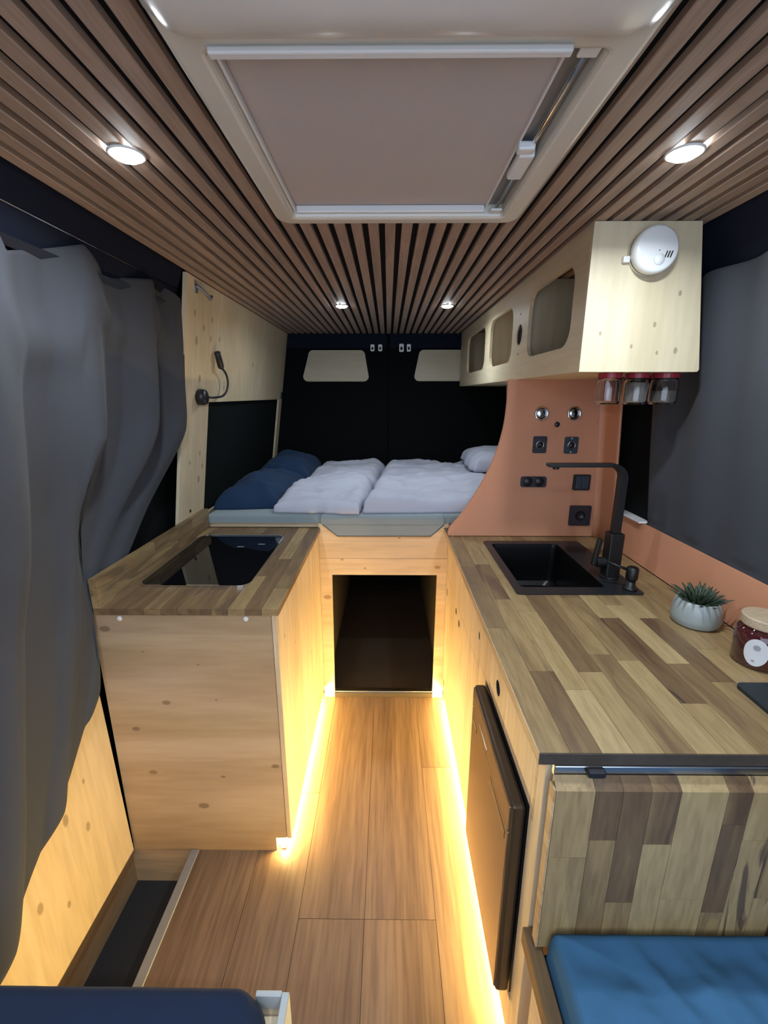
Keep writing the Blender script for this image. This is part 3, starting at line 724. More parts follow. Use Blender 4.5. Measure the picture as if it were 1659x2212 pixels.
def cushion_bm(x0, x1, y0, y1, z0, z1, seed, wr=0.006, nx=60, ny=60, rad=0.03, corner=0.0):
    """closed cushion: rounded top, soft wrinkles, flat underside"""
    bm = bmesh.new()
    def prof(t, L):
        d = min(t, 1 - t) * L
        return 1.0 if d >= rad else math.sqrt(max(0, 1 - (1 - d / rad) ** 2))
    top = []
    for i in range(nx + 1):
        row = []
        for j in range(ny + 1):
            u, v = i / nx, j / ny
            x = x0 + u * (x1 - x0); y = y0 + v * (y1 - y0)
            p = min(prof(u, x1 - x0), 1) * min(prof(v, y1 - y0), 1)
            wz = fbm(x * 5 + seed, y * 9 + seed * 2, seed) * wr + (0.25 - abs(fbm(x * 11 + y * 5 + seed, y * 1.6 - x, 3 + seed, 2))) * wr * 1.6
            wz *= min(1.0, min(u, 1 - u) * (x1 - x0) / 0.06, min(v, 1 - v) * (y1 - y0) / 0.06)
            if corner:
                ax, ay = x1 - corner, y1 - corner
                if x > ax and y > ay:
                    dx, dy = x - ax, y - ay; dd = max(dx, dy) / math.hypot(dx, dy) if math.hypot(dx, dy) else 1
                    x, y = ax + dx * dd, ay + dy * dd
            row.append(bm.verts.new((x, y, z0 + 0.012 + (z1 - z0 - 0.012) * p + wz * p)))
        top.append(row)
    bot = [[bm.verts.new((r.co.x, r.co.y, z0)) for r in row] for row in top]
    for i in range(nx):
        for j in range(ny):
            bm.faces.new((top[i][j], top[i + 1][j], top[i + 1][j + 1], top[i][j + 1]))
            bm.faces.new((bot[i][j], bot[i][j + 1], bot[i + 1][j + 1], bot[i + 1][j]))
    for i in range(nx):
        for j in (0, ny): bm.faces.new((top[i][j], top[i + 1][j], bot[i + 1][j], bot[i][j]))
    for j in range(ny):
        for i in (0, nx): bm.faces.new((top[i][j], top[i][j + 1], bot[i][j + 1], bot[i][j]))
    bmesh.ops.recalc_face_normals(bm, faces=bm.faces[:])
    return bm
c = link('bench_cushion', cushion_bm(0.279, 0.83, -0.12, 0.564, 0.4285, 0.510, 2.3, 0.012, nx=120, ny=100, rad=0.012), 'blue', smooth=True)
tag(c, 'bright blue seat cushion on the right bench below the folded table', 'cushion')

# left bench and cushion
bL = thing('bench', (-0.5, 0.2, 0.0), 'grey bench box in the left foreground under the navy cushion', 'bench')
box('side_panel', -0.172, -0.160, -0.15, 0.505, 0.0, 0.450, 'greypanel', bL, 0.001, 1)
box('rear_panel', -0.70, -0.173, 0.493, 0.505, 0.0, 0.418, 'ply_x', bL)
box('corner_rail', -0.215, -0.1725, 0.499, 0.507, 0.4185, 0.450, 'greypanel', bL, 0.001, 1)
box('seat_board', -0.70, -0.173, -0.15, 0.492, 0.405, 0.418, 'ply_x', bL)
def cush2():
    bm = cushion_bm(-0.705, -0.188, -0.12, 0.512, 0.4195, 0.474, 7.7, 0.008, rad=0.03, corner=0.06)
    return bm
c = link('bench_cushion', cush2(), 'cushnavy', smooth=True)
tag(c, 'dark navy seat cushion in the left foreground corner', 'cushion')

# ------------------------------------------------------------------ warm LED strips under the cabinets
def led_strip(x0, x1, y0, y1, label):
    t = thing('led_strip', ((x0 + x1) / 2, (y0 + y1) / 2, 0.001), label, 'light strip', 'warm floor light strips')
    box('profile', x0, x1, y0, y1, 0.0005, 0.006, 'alu', t)
    box('diffuser', x0 + 0.001, x1 - 0.001, y0 + 0.001, y1 - 0.001, 0.0065, 0.040, 'led', t)
    return t
led_strip(-0.336, -0.322, LY0 + 0.004, LY1 - 0.004, 'glowing warm light strip along the foot of the left cabinet')
led_strip(0.276, 0.290, RY0 + 0.055, YBED - 0.006, 'glowing warm light strip along the foot of the right cabinet')

# ------------------------------------------------------------------ bed
bed = thing('bed_frame', (0.0, 2.4, 0.0), 'plywood bed platform across the rear with a dark storage opening', 'bed')
BK = [(-.27, -.565, .52, .014), (-.20, -.565, .70, .006), (.22, -.565, .665, .010), (-.1, -.565, .66, .005), (0.05, -.565, .80, .005)]
M['ply_bed'] = wood('plywood_bed', PLY_LO, PLY_HI, 'x', 4.0, knots=BK, fine=0.2)
link('front_panel', bm_panel([[(-0.300, 0.0), (-0.252, 0.0), (-0.247, 0.628), (0.219, 0.628), (0.215, 0.0), (0.262, 0.0), (0.262, 0.705), (-0.300, 0.705)]], 'y', YBED, YBED + 0.015), 'ply_bed', bed)
box('upper_rail', -0.300, 0.262, YBED, YBED + 0.015, 0.7065, 0.866, 'ply_bed', bed)
box('platform', -0.780, 0.845, YBED + 0.016, YB - 0.02, 0.845, 0.866, 'ply_x', bed)
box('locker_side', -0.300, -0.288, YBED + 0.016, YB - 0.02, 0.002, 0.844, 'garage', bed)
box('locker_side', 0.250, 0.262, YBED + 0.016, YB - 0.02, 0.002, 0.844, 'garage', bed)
box('sill', -0.252, 0.215, YBED + 0.002, YBED + 0.030, 0.001, 0.030, 'alu', bed, 0.002)
box('sill_base', -0.252, 0.215, YBED - 0.002, YBED + 0.0015, 0.001, 0.022, 'fridge_frame', bed)

def mattress():
    lo = [(-0.775, YBED + 0.002), (-0.290, YBED + 0.002), (-0.285, YBED - 0.018), (-0.215, YBED - 0.022), (0.180, YBED - 0.022), (0.238, YBED - 0.018), (0.243, YBED + 0.002), (0.84, YBED + .002), (0.84, YB - 0.03), (-0.775, YB - 0.03)]
    bm = bm_panel([lo], 'z', 0.8675, 0.908)
    es = [e for e in bm.edges if abs(e.verts[0].co.z - 0.908) < 1e-4 and abs(e.verts[1].co.z - 0.908) < 1e-4 and len(e.link_faces) == 2 and abs(e.calc_face_angle(0)) > 0.5]
    bmesh.ops.bevel(bm, geom=es, offset=0.018, segments=4, affect='EDGES', profile=0.5)
    return bm
mt = link('mattress', mattress(), 'sheet')
tag(mt, 'thin mattress in a grey-green sheet on the bed platform', 'mattress')

fl = link('front_flap', bm_panel([[(-0.278, 0.8675), (-0.216, 0.815), (0.185, 0.816), (0.240, 0.8675)]], 'y', YBED - 0.016, YBED - 0.001), 'sheet', mt)
link('binding', bm_tube([(-0.278, YBED - 0.010, 0.866), (-0.216, YBED - 0.010, 0.8135), (0.185, YBED - 0.010, 0.8145), (0.240, YBED - 0.010, 0.866)], 0.004, 8), 'slate', mt)
def soft(corners, z0, h, seed, wr, name, mat, label, cat, nx=70, ny=70, rad=0.06, tilt=0.0, hfun=None):
    """folded bedding: quad footprint (front-left, front-right, back-right, back-left), rounded edges and creases"""
    A, B, C_, D = [Vector((*q, 0)) for q in corners]
    def pos(u, v): return (A * (1 - u) + B * u) * (1 - v) + (D * (1 - u) + C_ * u) * v
    W_ = (B - A).length; L_ = (D - A).length
    bm = bmesh.new(); top = []
    for i in range(nx + 1):
        row = []
        for j in range(ny + 1):
            u, v = i / nx, j / ny; p = pos(u, v)
            d = min(min(u, 1 - u) * W_, min(v, 1 - v) * L_)
            pr = 1.0 if d > rad else math.sqrt(max(0.0, 1 - (1 - d / rad) ** 2))
            big = fbm(p.x * 3 + seed, p.y * 3, seed, 3) * wr * 1.6
            cr = -abs(fbm(p.x * 4 + p.y * 3 + seed * 3, p.y * 7 - p.x * 2, seed, 3)) * wr * 2.0
            hh = h * (hfun(u, v) if hfun else 1.0)
            z = z0 + 0.012 + (hh - 0.012) * pr + (big + cr) * pr
            sx = fbm(p.x * 6, p.y * 6, seed + 9, 3) * 0.02 * (1 - pr)
            row.append(bm.verts.new((p.x + sx, p.y + sx * .5, max(z, z0 + 0.006))))
        top.append(row)
    bot = [[bm.verts.new((r.co.x, r.co.y, z0)) for r in row] for row in top]
    for i in range(nx):
        for j in range(ny):
            bm.faces.new((top[i][j], top[i + 1][j], top[i + 1][j + 1], top[i][j + 1])); bm.faces.new((bot[i][j], bot[i][j + 1], bot[i + 1][j + 1], bot[i + 1][j]))
        for j in (0, ny): bm.faces.new((top[i][j], top[i + 1][j], bot[i + 1][j], bot[i][j]))
    for j in range(ny):
        for i in (0, nx): bm.faces.new((top[i][j], top[i][j + 1], bot[i][j + 1], bot[i][j]))
    bmesh.ops.recalc_face_normals(bm, faces=bm.faces[:])
    return tag(link(name, bm, mat, smooth=True), label, cat)
MZ = 0.9085
soft([(-0.505, 1.845), (-0.115, 1.825), (-0.015, 2.93), (-0.42, 2.95)], MZ, 0.085, 1.3, 0.017, 'duvet', 'white_cotton', 'folded white duvet at the middle of the bed next to navy pillows', 'duvet', hfun=lambda u, v: 0.9 + 0.25 * v)
soft([(-0.112, 1.835), (0.52, 1.86), (0.74, 2.90), (-0.012, 2.92)], MZ, 0.078, 5.1, 0.017, 'duvet', 'white_cotton', 'folded white duvet on the bed nearest the terracotta switch panel', 'duvet', nx=100, hfun=lambda u, v: 0.95 + 0.2 * v)
soft([(-0.765, 1.90), (-0.50, 1.92), (-0.44, 2.42), (-0.765, 2.42)], MZ, 0.125, 3.2, 0.022, 'pillow', 'navy', 'front navy pillow at the left end of the bed', 'pillow', nx=50, ny=50, rad=0.2)
soft([(-0.745, 2.43), (-0.43, 2.43), (-0.435, 2.92), (-0.745, 2.92)], MZ, 0.150, 8.4, 0.020, 'pillow', 'navy', 'rear navy pillow against the black rear door', 'pillow', nx=50, ny=50, rad=0.14)
p = soft([(0.44, 2.30), (0.82, 2.30), (0.82, 2.80), (0.46, 2.80)], 1.010, 0.088, 6.6, 0.008, 'pillow', 'white_cotton', 'white pillow at the right end of the bed behind the terracotta panel', 'pillow', nx=40, ny=40, rad=0.10)

# ------------------------------------------------------------------ terracotta switch panel and splashback
YP = 1.718
def curve_edge():
    ctrl = [(0.446, 1.456), (0.447, 1.37), (0.441, 1.287), (0.424, 1.205), (0.398, 1.129), (0.366, 1.06), (0.325, 0.985), (0.288, 0.93), (0.250, 0.880), (0.244, 0.849)]
    return ctrl
def catmull(P_, n=6):
    out = []
    for i in range(len(P_) - 1):
        p0, p1, p2, p3 = P_[max(i - 1, 0)], P_[i], P_[i + 1], P_[min(i + 2, len(P_) - 1)]
        for k in range(n):
            t = k / n
            out.append(tuple(0.5 * (2 * p1[d] + (p2[d] - p0[d]) * t + (2 * p0[d] - 5 * p1[d] + 4 * p2[d] - p3[d]) * t * t + (3 * p1[d] - p0[d] - 3 * p2[d] + p3[d]) * t ** 3) for d in (0, 1)))
    out.append(P_[-1]); return out
pan = thing('switch_panel', (0.6, YP, ZT), 'curved terracotta partition panel behind the sink', 'panel')
link('panel', bm_panel([catmull(curve_edge()) + [(0.822, 0.849), (0.786, 1.456)]], 'y', YP, YP + 0.016), 'orange', pan)
# rounded return that joins the panel to the side wall
def ret():
    def f(u, v):
        z = 0.849 + v * 0.607; xs_ = 0.822 - 0.036 * v
        a = R(90) * min(1, u * 1.6); ex = max(0, u - 0.625) / 0.375
        r = 0.022
        return Vector((xs_ + r * math.sin(a) , YP + 0.0 - r * (1 - math.cos(a)) - ex * 0.10, z))
    return bm_grid(f, 16, 6, Vector((0.010, 0.010, 0)))
link('corner_return', ret(), 'orange', pan, smooth=True)
sp_ = sheet('splashback', [(0.846, 0.45, ZT + 0.001), (0.846, 1.592, ZT + 0.001), (0.860, 1.592, 0.980), (0.860, 0.45, 0.980)], (0.008, 0, 0), 'orange')
tag(sp_, 'terracotta splashback along the right wall behind the worktop', 'splashback')
lg = box('window_ledge', 0.846, 0.882, 1.445, 1.60, 0.9812, 0.988, 'plainwhite', bevel=0.001)  # white colour put in for the light caught on the ledge top
tag(lg, 'short ledge at the window above the splashback, white for the light it catches', 'ledge')

def gauge(x, z, lab):
    t = thing('gauge', (x, YP, z), lab, 'gauge', 'round gauges on the terracotta panel')
    link('bezel', bm_lathe([(0.0215, -0.0002), (0.0255, -0.003), (0.0255, -0.011), (0.0205, -0.013), (0.0195, -0.010)], (x, YP, z), 32, 'y', cap=False), 'chrome', t, smooth=True)
    link('dial', bm_lathe([(0.0001, -0.010), (0.012, -0.0095), (0.0198, -0.0075), (0.0198, -0.0002)], (x, YP, z), 32, 'y'), 'chrome', t, smooth=True)
    box('needle', x - 0.0015, x + 0.0015, YP - 0.0125, YP - 0.0102, z - 0.013, z + 0.002, 'black_plastic', t)
gauge(0.576, 1.333, 'left chrome round gauge at the top of the terracotta panel')
gauge(0.698, 1.333, 'right chrome round gauge at the top of the terracotta panel')
k = thing('push_button', (0.640, YP, 1.292), 'small black round button between and below the two gauges', 'button')
link('button', bm_lathe([(0.010, -0.0002), (0.010, -0.004), (0.0075, -0.006), (0.0001, -0.006)], (0.640, YP, 1.292), 24, 'y'), 'black_plastic', k, smooth=True)
def dimmer(x, z, mat, lab, screws):
    t = thing('dimmer_switch', (x, YP, z), lab, 'switch', 'dimmer switches on the terracotta panel')
    link('plate', bm_panel([rrect(x, z, 0.052, 0.064, 0.006, 4)], 'y', YP - 0.005, YP - 0.0002), mat, t)
    link('ring', bm_lathe([(0.0125, -0.0052), (0.0125, -0.008), (0.0145, -0.008), (0.0145, -0.0052)], (x, YP, z), 28, 'y', cap=False), 'chrome', t, smooth=True)
    link('knob', bm_lathe([(0.0120, -0.0052), (0.0115, -0.010), (0.0001, -0.0105)], (x, YP, z), 24, 'y'), 'black_plastic', t, smooth=True)
    if screws:
        for s in (-1, 1): link('screw', bm_lathe([(0.0028, -0.0052), (0.002, -0.0066), (0.0001, -0.0067)], (x, YP, z + s * 0.026), 12, 'y'), 'plainwhite', t, smooth=True)
dimmer(0.581, 1.216, 'switch_plastic', 'dark dimmer plate below the left gauge', False)
dimmer(0.701, 1.214, M['switch_gloss'], 'grey dimmer plate with bright screws below the right gauge', True)
t = thing('usb_socket', (0.569, YP, 1.072), 'wide black double charging socket on the lower left of the panel', 'socket')
link('plate', bm_panel([rrect(0.569, 1.072, 0.100, 0.042, 0.009, 4)], 'y', YP - 0.006, YP - 0.0002), 'switch_plastic', t)
for dx in (-0.022, 0.022): link('cap', bm_lathe([(0.0185, -0.0062), (0.017, -0.009), (0.0001, -0.0095)], (0.569 + dx, YP, 1.072), 24, 'y'), 'black_plastic', t, smooth=True)
t = thing('light_switch', (0.756, YP, 1.070), 'glossy black double rocker switch above the power socket', 'switch')
link('frame', bm_panel([rrect(0.756, 1.070, 0.066, 0.062, 0.005, 3)], 'y', YP - 0.008, YP - 0.0002), 'black_plastic', t)
for dx in (-0.0125, 0.0125): box('rocker', 0.756 + dx - 0.0118, 0.756 + dx + 0.0118, YP - 0.013, YP - 0.0082, 1.046, 1.096, 'switch_gloss', t, 0.002)
t = thing('power_socket', (0.764, YP, 0.935), 'square black power socket low on the terracotta panel', 'socket')
link('plate', bm_panel([rrect(0.764, 0.936, 0.084, 0.082, 0.005, 3), [(0.764 + 0.020 * math.cos(a * .2618), 0.936 + 0.020 * math.sin(a * .2618)) for a in range(24)]], 'y', YP - 0.009, YP - 0.0002), 'switch_plastic', t)
link('well', bm_lathe([(0.0198, -0.0086), (0.0195, -0.001), (0.0001, -0.001)], (0.764, YP, 0.936), 24, 'y', cap=False), 'black_plastic', t, smooth=True)

# ------------------------------------------------------------------ overhead cabinet
OX, OY0, OY1, OZ0 = 0.478, 1.17, 3.09, 1.456
oc = thing('overhead_cabinet', (0.62, 2.1, OZ0), 'pale plywood wall cabinet with rounded openings under the ceiling', 'cabinet')
OK_ = [(.08, -.93, .18, .005), (-.02, -.93, .06, .004), (.045, -.93, .045, .004), (.09, -.93, .05, .006), (.03, -.93, .11, .005), (-.10, -.93, .09, .004)]
M['ply_over'] = wood('plywood_overhead', PALE_LO, PALE_HI, 'z', 4.0, fine=0.12, knots=OK_)
M['ply_over_s'] = wood('plywood_overhead_side', PALE_LO, PALE_HI, 'y', 4.0, fine=0.12)
def hole(y0, y1, z0, z1, r): return rrect((y0 + y1) / 2, (z0 + z1) / 2, y1 - y0, z1 - z0, r, 6)
loops = [[(OY0 + 0.013, OZ0), (OY1, OZ0), (OY1, ZC - 0.001), (OY0 + 0.013, ZC - 0.001)],
         hole(1.255, 1.635, 1.525, 1.728, 0.055), hole(1.832, 2.225, 1.525, 1.728, 0.055), hole(2.335, 2.84, 1.525, 1.728, 0.055),
         [(1.735 + 0.036 * math.cos(2 * math.pi * q / 24), 1.612 + 0.036 * math.sin(2 * math.pi * q / 24)) for q in range(24)]]
link('side_panel', bm_panel(loops, 'x', OX, OX + 0.012), 'ply_over_s', oc)
link('end_panel', bm_panel([[(OX, OZ0), (0.772, OZ0), (0.776, OZ0 + 0.005), (0.726, ZC - 0.001), (OX, ZC - 0.001)]], 'y', OY0, OY0 + 0.012), 'ply_over', oc)
box('bottom_panel', OX + 0.0125, 0.771, OY0 + 0.0125, OY1, OZ0, OZ0 + 0.012, 'ply_over_s', oc)
box('back_panel', 0.715, 0.724, OY0 + 0.0125, OY1, OZ0 + 0.0125, ZC - 0.002, 'ply_over_s', oc)
for yd in (1.70, 1.775, 2.28): box('divider', OX + 0.0125, 0.7145, yd - 0.006, yd + 0.006, OZ0 + 0.0125, ZC - 0.002, 'ply_over', oc)
for yd in (1.735,):
    sp = link('speaker', bm_lathe([(0.0355, 0.004), (0.028, 0.012), (0.012, 0.018), (0.008, 0.012), (0.0001, 0.009)], (OX, yd, 1.612), 28, 'x', cap=False), 'switch_plastic', oc, smooth=True)
    tag(sp, 'dark round speaker cone between the openings')
for zz in (1.545, 1.682): link('screw_hole', bm_lathe([(0.004, -0.0004), (0.004, 0.001)], (OX, 1.735, zz), 12, 'x'), 'hole', oc)
box('rear_panel', OX + 0.0125, 0.7145, OY1 - 0.012, OY1, OZ0 + 0.0125, ZC - 0.002, 'ply_over', oc)

sm = thing('smoke_detector', (0.612, OY0, 1.728), 'round white smoke detector on the end of the overhead cabinet', 'smoke detector')
sc_ = (0.612, OY0, 1.722)
link('base', bm_lathe([(0.0001, -0.0003), (0.050, -0.0003), (0.050, -0.010)], sc_, 40, 'y', cap=False), 'white_plastic', sm, smooth=True)
link('body', bm_lathe([(0.046, -0.010), (0.050, -0.013), (0.051, -0.026), (0.049, -0.034), (0.044, -0.037), (0.0001, -0.038)], sc_, 40, 'y', cap=False), 'white_plastic', sm, smooth=True)
for q in range(3):
    bm = bm_box(-0.0011, 0.0011, -0.0388, -0.0372, -0.007, 0.007)
    bmesh.ops.rotate(bm, verts=bm.verts[:], cent=(0, 0, 0), matrix=Matrix.Rotation(R(18), 3, 'Y'))
    bmesh.ops.translate(bm, verts=bm.verts[:], vec=(sc_[0] + 0.020 + q * 0.006, sc_[1], sc_[2] - 0.012)); link('sound_slot', bm, 'hole', sm)
link('test_button', bm_lathe([(0.0125, -0.0375), (0.012, -0.039), (0.0001, -0.0392)], (sc_[0] + 0.006, sc_[1], sc_[2] - 0.022), 24, 'y'), 'white_plastic', sm, smooth=True)
link('indicator', bm_lathe([(0.0018, -0.0375), (0.0001, -0.0388)], (sc_[0] + 0.004, sc_[1], sc_[2] - 0.004), 10, 'y'), 'hole', sm)
box('tab', sc_[0] - 0.062, sc_[0] - 0.047, OY0 - 0.012, OY0 - 0.0005, sc_[2] - 0.022, sc_[2] - 0.008, 'white_plastic', sm, 0.002)

def jar(x, y, lab, r=0.030, h=0.072):
    t = thing('glass_jar', (x, y, OZ0 - h - 0.012), lab, 'jar', 'glass jars hanging under the overhead cabinet')
    link('lid', bm_lathe([(0.0001, -0.0005), (r * .98, -0.0005), (r * .98, -0.013), (r * .5, -0.013)], (x, y, OZ0), 28, cap=True), 'red_lid', t, smooth=False)
    w = 0.0022
    prof = [(r * .90, -0.0135), (r * .92, -0.020), (r, -0.028), (r, -h), (r * .92, -h - 0.008), (0.0001, -h - 0.008), (0.0001, -h - 0.004), (r * .9, -h - 0.004), (r - w, -h + .002), (r - w, -0.028), (r * .92 - w, -0.020), (r * .90 - w, -0.0135)]
    link('glass', bm_lathe(prof + [prof[0]], (x, y, OZ0), 28, cap=False), 'glass', t, smooth=True)
    return t
jar(0.588, 1.235, 'clear glass jar under the overhead cabinet nearest the aisle')
j2 = jar(0.660, 1.235, 'middle glass jar with red lid under the overhead cabinet')
j3 = jar(0.734, 1.235, 'glass jar with red lid under the cabinet nearest the right curtain', r=0.034)
def fill(t, x, r, hh, mat):
    link('contents', bm_lathe([(0.0001, 0), (r, 0), (r, hh), (0.0001, hh + 0.003)], (x, 1.235, OZ0 - 0.072 - 0.003), 20), mat, t)
fill(j2, 0.660, 0.0265, 0.050, plain('pale_spice', (0.20, 0.18, 0.16), 0.9, nscale=200, namp=0.3))
fill(j3, 0.734, 0.030, 0.030, plain('dark_spice', (0.09, 0.08, 0.07), 0.9, nscale=200, namp=0.3))

# ------------------------------------------------------------------ curtains
def curtain_left():
    NU, NV = 170, 130
    ZTOP = [(0.2, 1.66), (0.60, 1.68), (0.86, 1.685), (0.90, 1.655), (1.00, 1.685), (1.113, 1.728), (1.26, 1.695), (1.40, 1.722), (1.52, 1.725), (1.60, 1.71)]
    ZBOT = [(0.2, -0.02), (0.50, 0.12), (0.65, 0.275), (0.75, 0.36), (0.90, 0.47), (0.985, 0.56), (1.04, 0.60), (1.070, 0.64), (1.082, 0.857), (1.14, 0.858), (1.60, 0.858)]
    RIDGE = [(0.30, 0.30), (0.62, 0.55), (0.84, 0.78), (1.113, 1.02), (1.40, 1.13), (1.56, 1.19)]   # fold crests: y at the rail, y at the hem
    def interp(T, y):
        for (a, za), (b, zb) in zip(T, T[1:]):
            if y <= b: return za + (zb - za) * max(0, (y - a)) / (b - a)
        return T[-1][1]
    bm = bmesh.new(); g_ = []
    for i in range(NU + 1):
        col = []
        for j in range(NV + 1):
            u, v = i / NU, j / NV
            sw = max(0.0, (v - 0.42)) / 0.58
            ymax = 1.605 - 0.42 * sw ** 1.7
            y = 0.22 + u * (ymax - 0.22)
            yt = 0.22 + u * 1.385
            zt, zb = interp(ZTOP, yt), interp(ZBOT, y)
            z = zt + (zb - zt) * v
            xb = -0.700 - 0.092 * min(1, max(0, (1.70 - z)) / 0.80)
            # broad folds: sharp crests, soft hollows between them
            rs = [a_ for a_, b_ in RIDGE]
            k_ = 0
            while k_ < len(rs) - 2 and yt > rs[k_ + 1]: k_ += 1
            t_ = min(1, max(0, (yt - rs[k_]) / (rs[k_ + 1] - rs[k_])))
            crest = (abs(math.cos(math.pi * t_)) ** 1.5)
            crest = max(0.0, crest - 0.25 * math.sin(math.pi * t_))
            amp = (0.032 + 0.034 * min(1, v * 2.0)) * (1 - 0.55 * max(0, v - 0.5) * 2)
            if k_ >= 4: amp *= 0.7
            fold = amp * (crest - 0.4)
            # swags pulled diagonally between the hanging points
            sag = 0.020 * math.sin(math.pi * t_) * math.exp(-((v - 0.10 - 0.10 * t_) / 0.05) ** 2)
            x = xb + fold + sag + 0.010 * fbm(y * 4, z * 1.6, 2.2, 3)
            k3 = min(1, max(0, (1.30 - z) / 0.34)); k3 = k3 * k3 * (3 - 2 * k3) * min(1, max(0, (y - 1.00) / 0.07))
            x = x * (1 - k3) + (-0.7945 + 0.0028 * math.sin(yt * 38)) * k3
            if z < 1.0:
                k2 = min(1, max(0, (y - 0.90) / 0.14)) * min(1, (1.0 - z) / 0.25)
                x = x * (1 - k2) + min(x, -0.790) * k2
            if y < 0.56: x = min(x, -0.722)
            x = max(x, -0.797)
            col.append(bm.verts.new((x, y, z)))
        g_.append(col)
    for i in range(NU):
        for j in range(NV): bm.faces.new((g_[i][j], g_[i + 1][j], g_[i + 1][j + 1], g_[i][j + 1]))
    return bm
c = link('curtain', curtain_left(), 'curtain', smooth=True)
md = c.modifiers.new('thickness', 'SOLIDIFY'); md.thickness = 0.002; md.offset = 0
tag(c, 'long grey-blue curtain hanging in folds over the left sliding door', 'curtain')

wire = link('curtain_wire', bm_tube([(-0.694, -0.3, 1.742), (-0.694, 1.113, 1.738), (-0.694, 1.598, 1.735)], 0.0018, 8), 'chrome', smooth=True)
tag(wire, 'thin steel curtain wire above the left curtain', 'wire')

def curtain_right():
    NU, NV = 110, 60
    def f(u, v):
        y = 0.35 + u * 1.085; zt = 1.69 ; z = zt + (0.955 - zt) * v
        ph = u * 2 * math.pi * 6.0 + 0.8 * math.sin(3 * u + v)
        x = 0.797 + 0.076 * v + (0.011 - 0.007 * v) * math.sin(ph) + 0.007 * (1 - v) * fbm(y * 4, z * 2, 7.7, 3)
        x = min(x, 0.884 + (0.98 - z) * 0.0644 - 0.007)
        if z < 1.0: x = max(x, 0.8705)
        return Vector((x, y, z))
    return bm_grid(f, NU, NV)
c = link('curtain', curtain_right(), 'curtain', smooth=True)
md = c.modifiers.new('thickness', 'SOLIDIFY'); md.thickness = 0.002; md.offset = 0
tag(c, 'dark grey curtain over the right window above the splashback', 'curtain')
w2 = sheet('window_2', [(0.879, 0.9, 0.99), (0.879, 1.70, 0.99), (0.838, 1.70, 1.62), (0.838, 0.9, 1.62)], (0.002, 0, 0), 'blackcloth'); tag(w2, 'blacked-out window beside the right curtain', 'window', kind='structure')

# ------------------------------------------------------------------ reading lamp and hook on the left lining
lx = xl(1.392)
rlp = thing('reading_lamp', (lx, 1.735, 1.392), 'black gooseneck reading lamp on the left plywood lining', 'lamp')
link('base', bm_lathe([(0.030, 0.0005), (0.030, 0.020), (0.026, 0.030), (0.0001, 0.031)], (lx, 1.735, 1.392), 28, 'x'), 'black_plastic', rlp, smooth=True)
gp = []
for q in range(15):
    t_ = q / 14; ang = R(-90 + 165 * t_)
    gp.append((lx + 0.032 + 0.010 * t_, 1.86 + 0.105 * math.cos(ang) * (1.0 if t_ > .5 else 1.0), 1.450 + 0.058 * math.sin(ang)))
gp = [(lx + 0.025, 1.745, 1.392), (lx + 0.03, 1.80, 1.390)] + gp
link('gooseneck', bm_tube(gp, 0.0045, 8), 'black_plastic', rlp, smooth=True)
e1 = Vector(gp[-1]); dr = (Vector(gp[-1]) - Vector(gp[-2])).normalized()
dr = Vector((0.0, -0.42, 0.90)).normalized()
link('head', bm_tube([e1 - dr * 0.002, e1 + dr * 0.004, e1 + dr * 0.062, e1 + dr * 0.066], [0.009, 0.0125, 0.0125, 0.010], 16), 'black_plastic', rlp, smooth=True)
hx = xl(1.755)
hk = thing('coat_hook', (hx, 1.70, 1.755), 'small grey metal hook high on the left lining by the curtain', 'hook')
link('plate', bm_panel([rrect(1.672, 1.765, 0.024, 0.050, 0.006, 3)], 'x', hx - 0.004, hx + 0.004), 'alu', hk)
link('arm', bm_tube([(hx + 0.005, 1.675, 1.765), (hx + 0.022, 1.700, 1.748), (hx + 0.030, 1.725, 1.732), (hx + 0.026, 1.748, 1.744)], 0.006, 8), M['trimgrey'], hk, smooth=True)

# ------------------------------------------------------------------ ceiling spots (each with its own lamp)
def spot(x, y, w, lab):
    t = thing('ceiling_light', (x, y, ZC), lab, 'light', 'recessed ceiling spots')
    link('ring', bm_lathe([(0.0246, 0.0), (0.030, 0.0), (0.030, -0.002), (0.027, -0.003), (0.0246, -0.002)], (x, y, ZC - 0.0003), 32, cap=False), 'white_plastic', t, smooth=True)
    link('lens', bm_lathe([(0.0001, -0.0105), (0.010, -0.0098), (0.018, -0.0078), (0.0235, -0.0045), (0.0245, -0.0005), (0.0001, -0.0005)], (x, y, ZC - 0.0003), 32, cap=False), 'spot_on', t, smooth=True)
    ld = bpy.data.lights.new('spot_light', 'AREA'); ld.shape = 'DISK'; ld.size = 0.05; ld.energy = w; ld.color = SPOT_COL; ld.spread = R(165)
    lo = bpy.data.objects.new('spot_light', ld); COL.objects.link(lo); lo.parent = t; lo.location = (0, 0, -0.0125)
spot(-0.438, 0.867, SPOT_W_FRONT, 'bright white ceiling spot at the left of the roof hatch')
spot(0.492, 0.870, SPOT_W_FRONT, 'bright white ceiling spot at the right of the roof hatch')
spot(-0.210, 2.175, SPOT_W_REAR, 'bright white ceiling spot above the bed, left of the pair')
spot(0.266, 2.177, SPOT_W_REAR, 'bright white ceiling spot above the bed, right of the pair')
spot(-0.438, -0.25, SPOT_W_CAB, 'white ceiling spot in the front of the van, left of the pair')
spot(0.492, -0.25, SPOT_W_CAB, 'white ceiling spot in the front of the van, right of the pair')

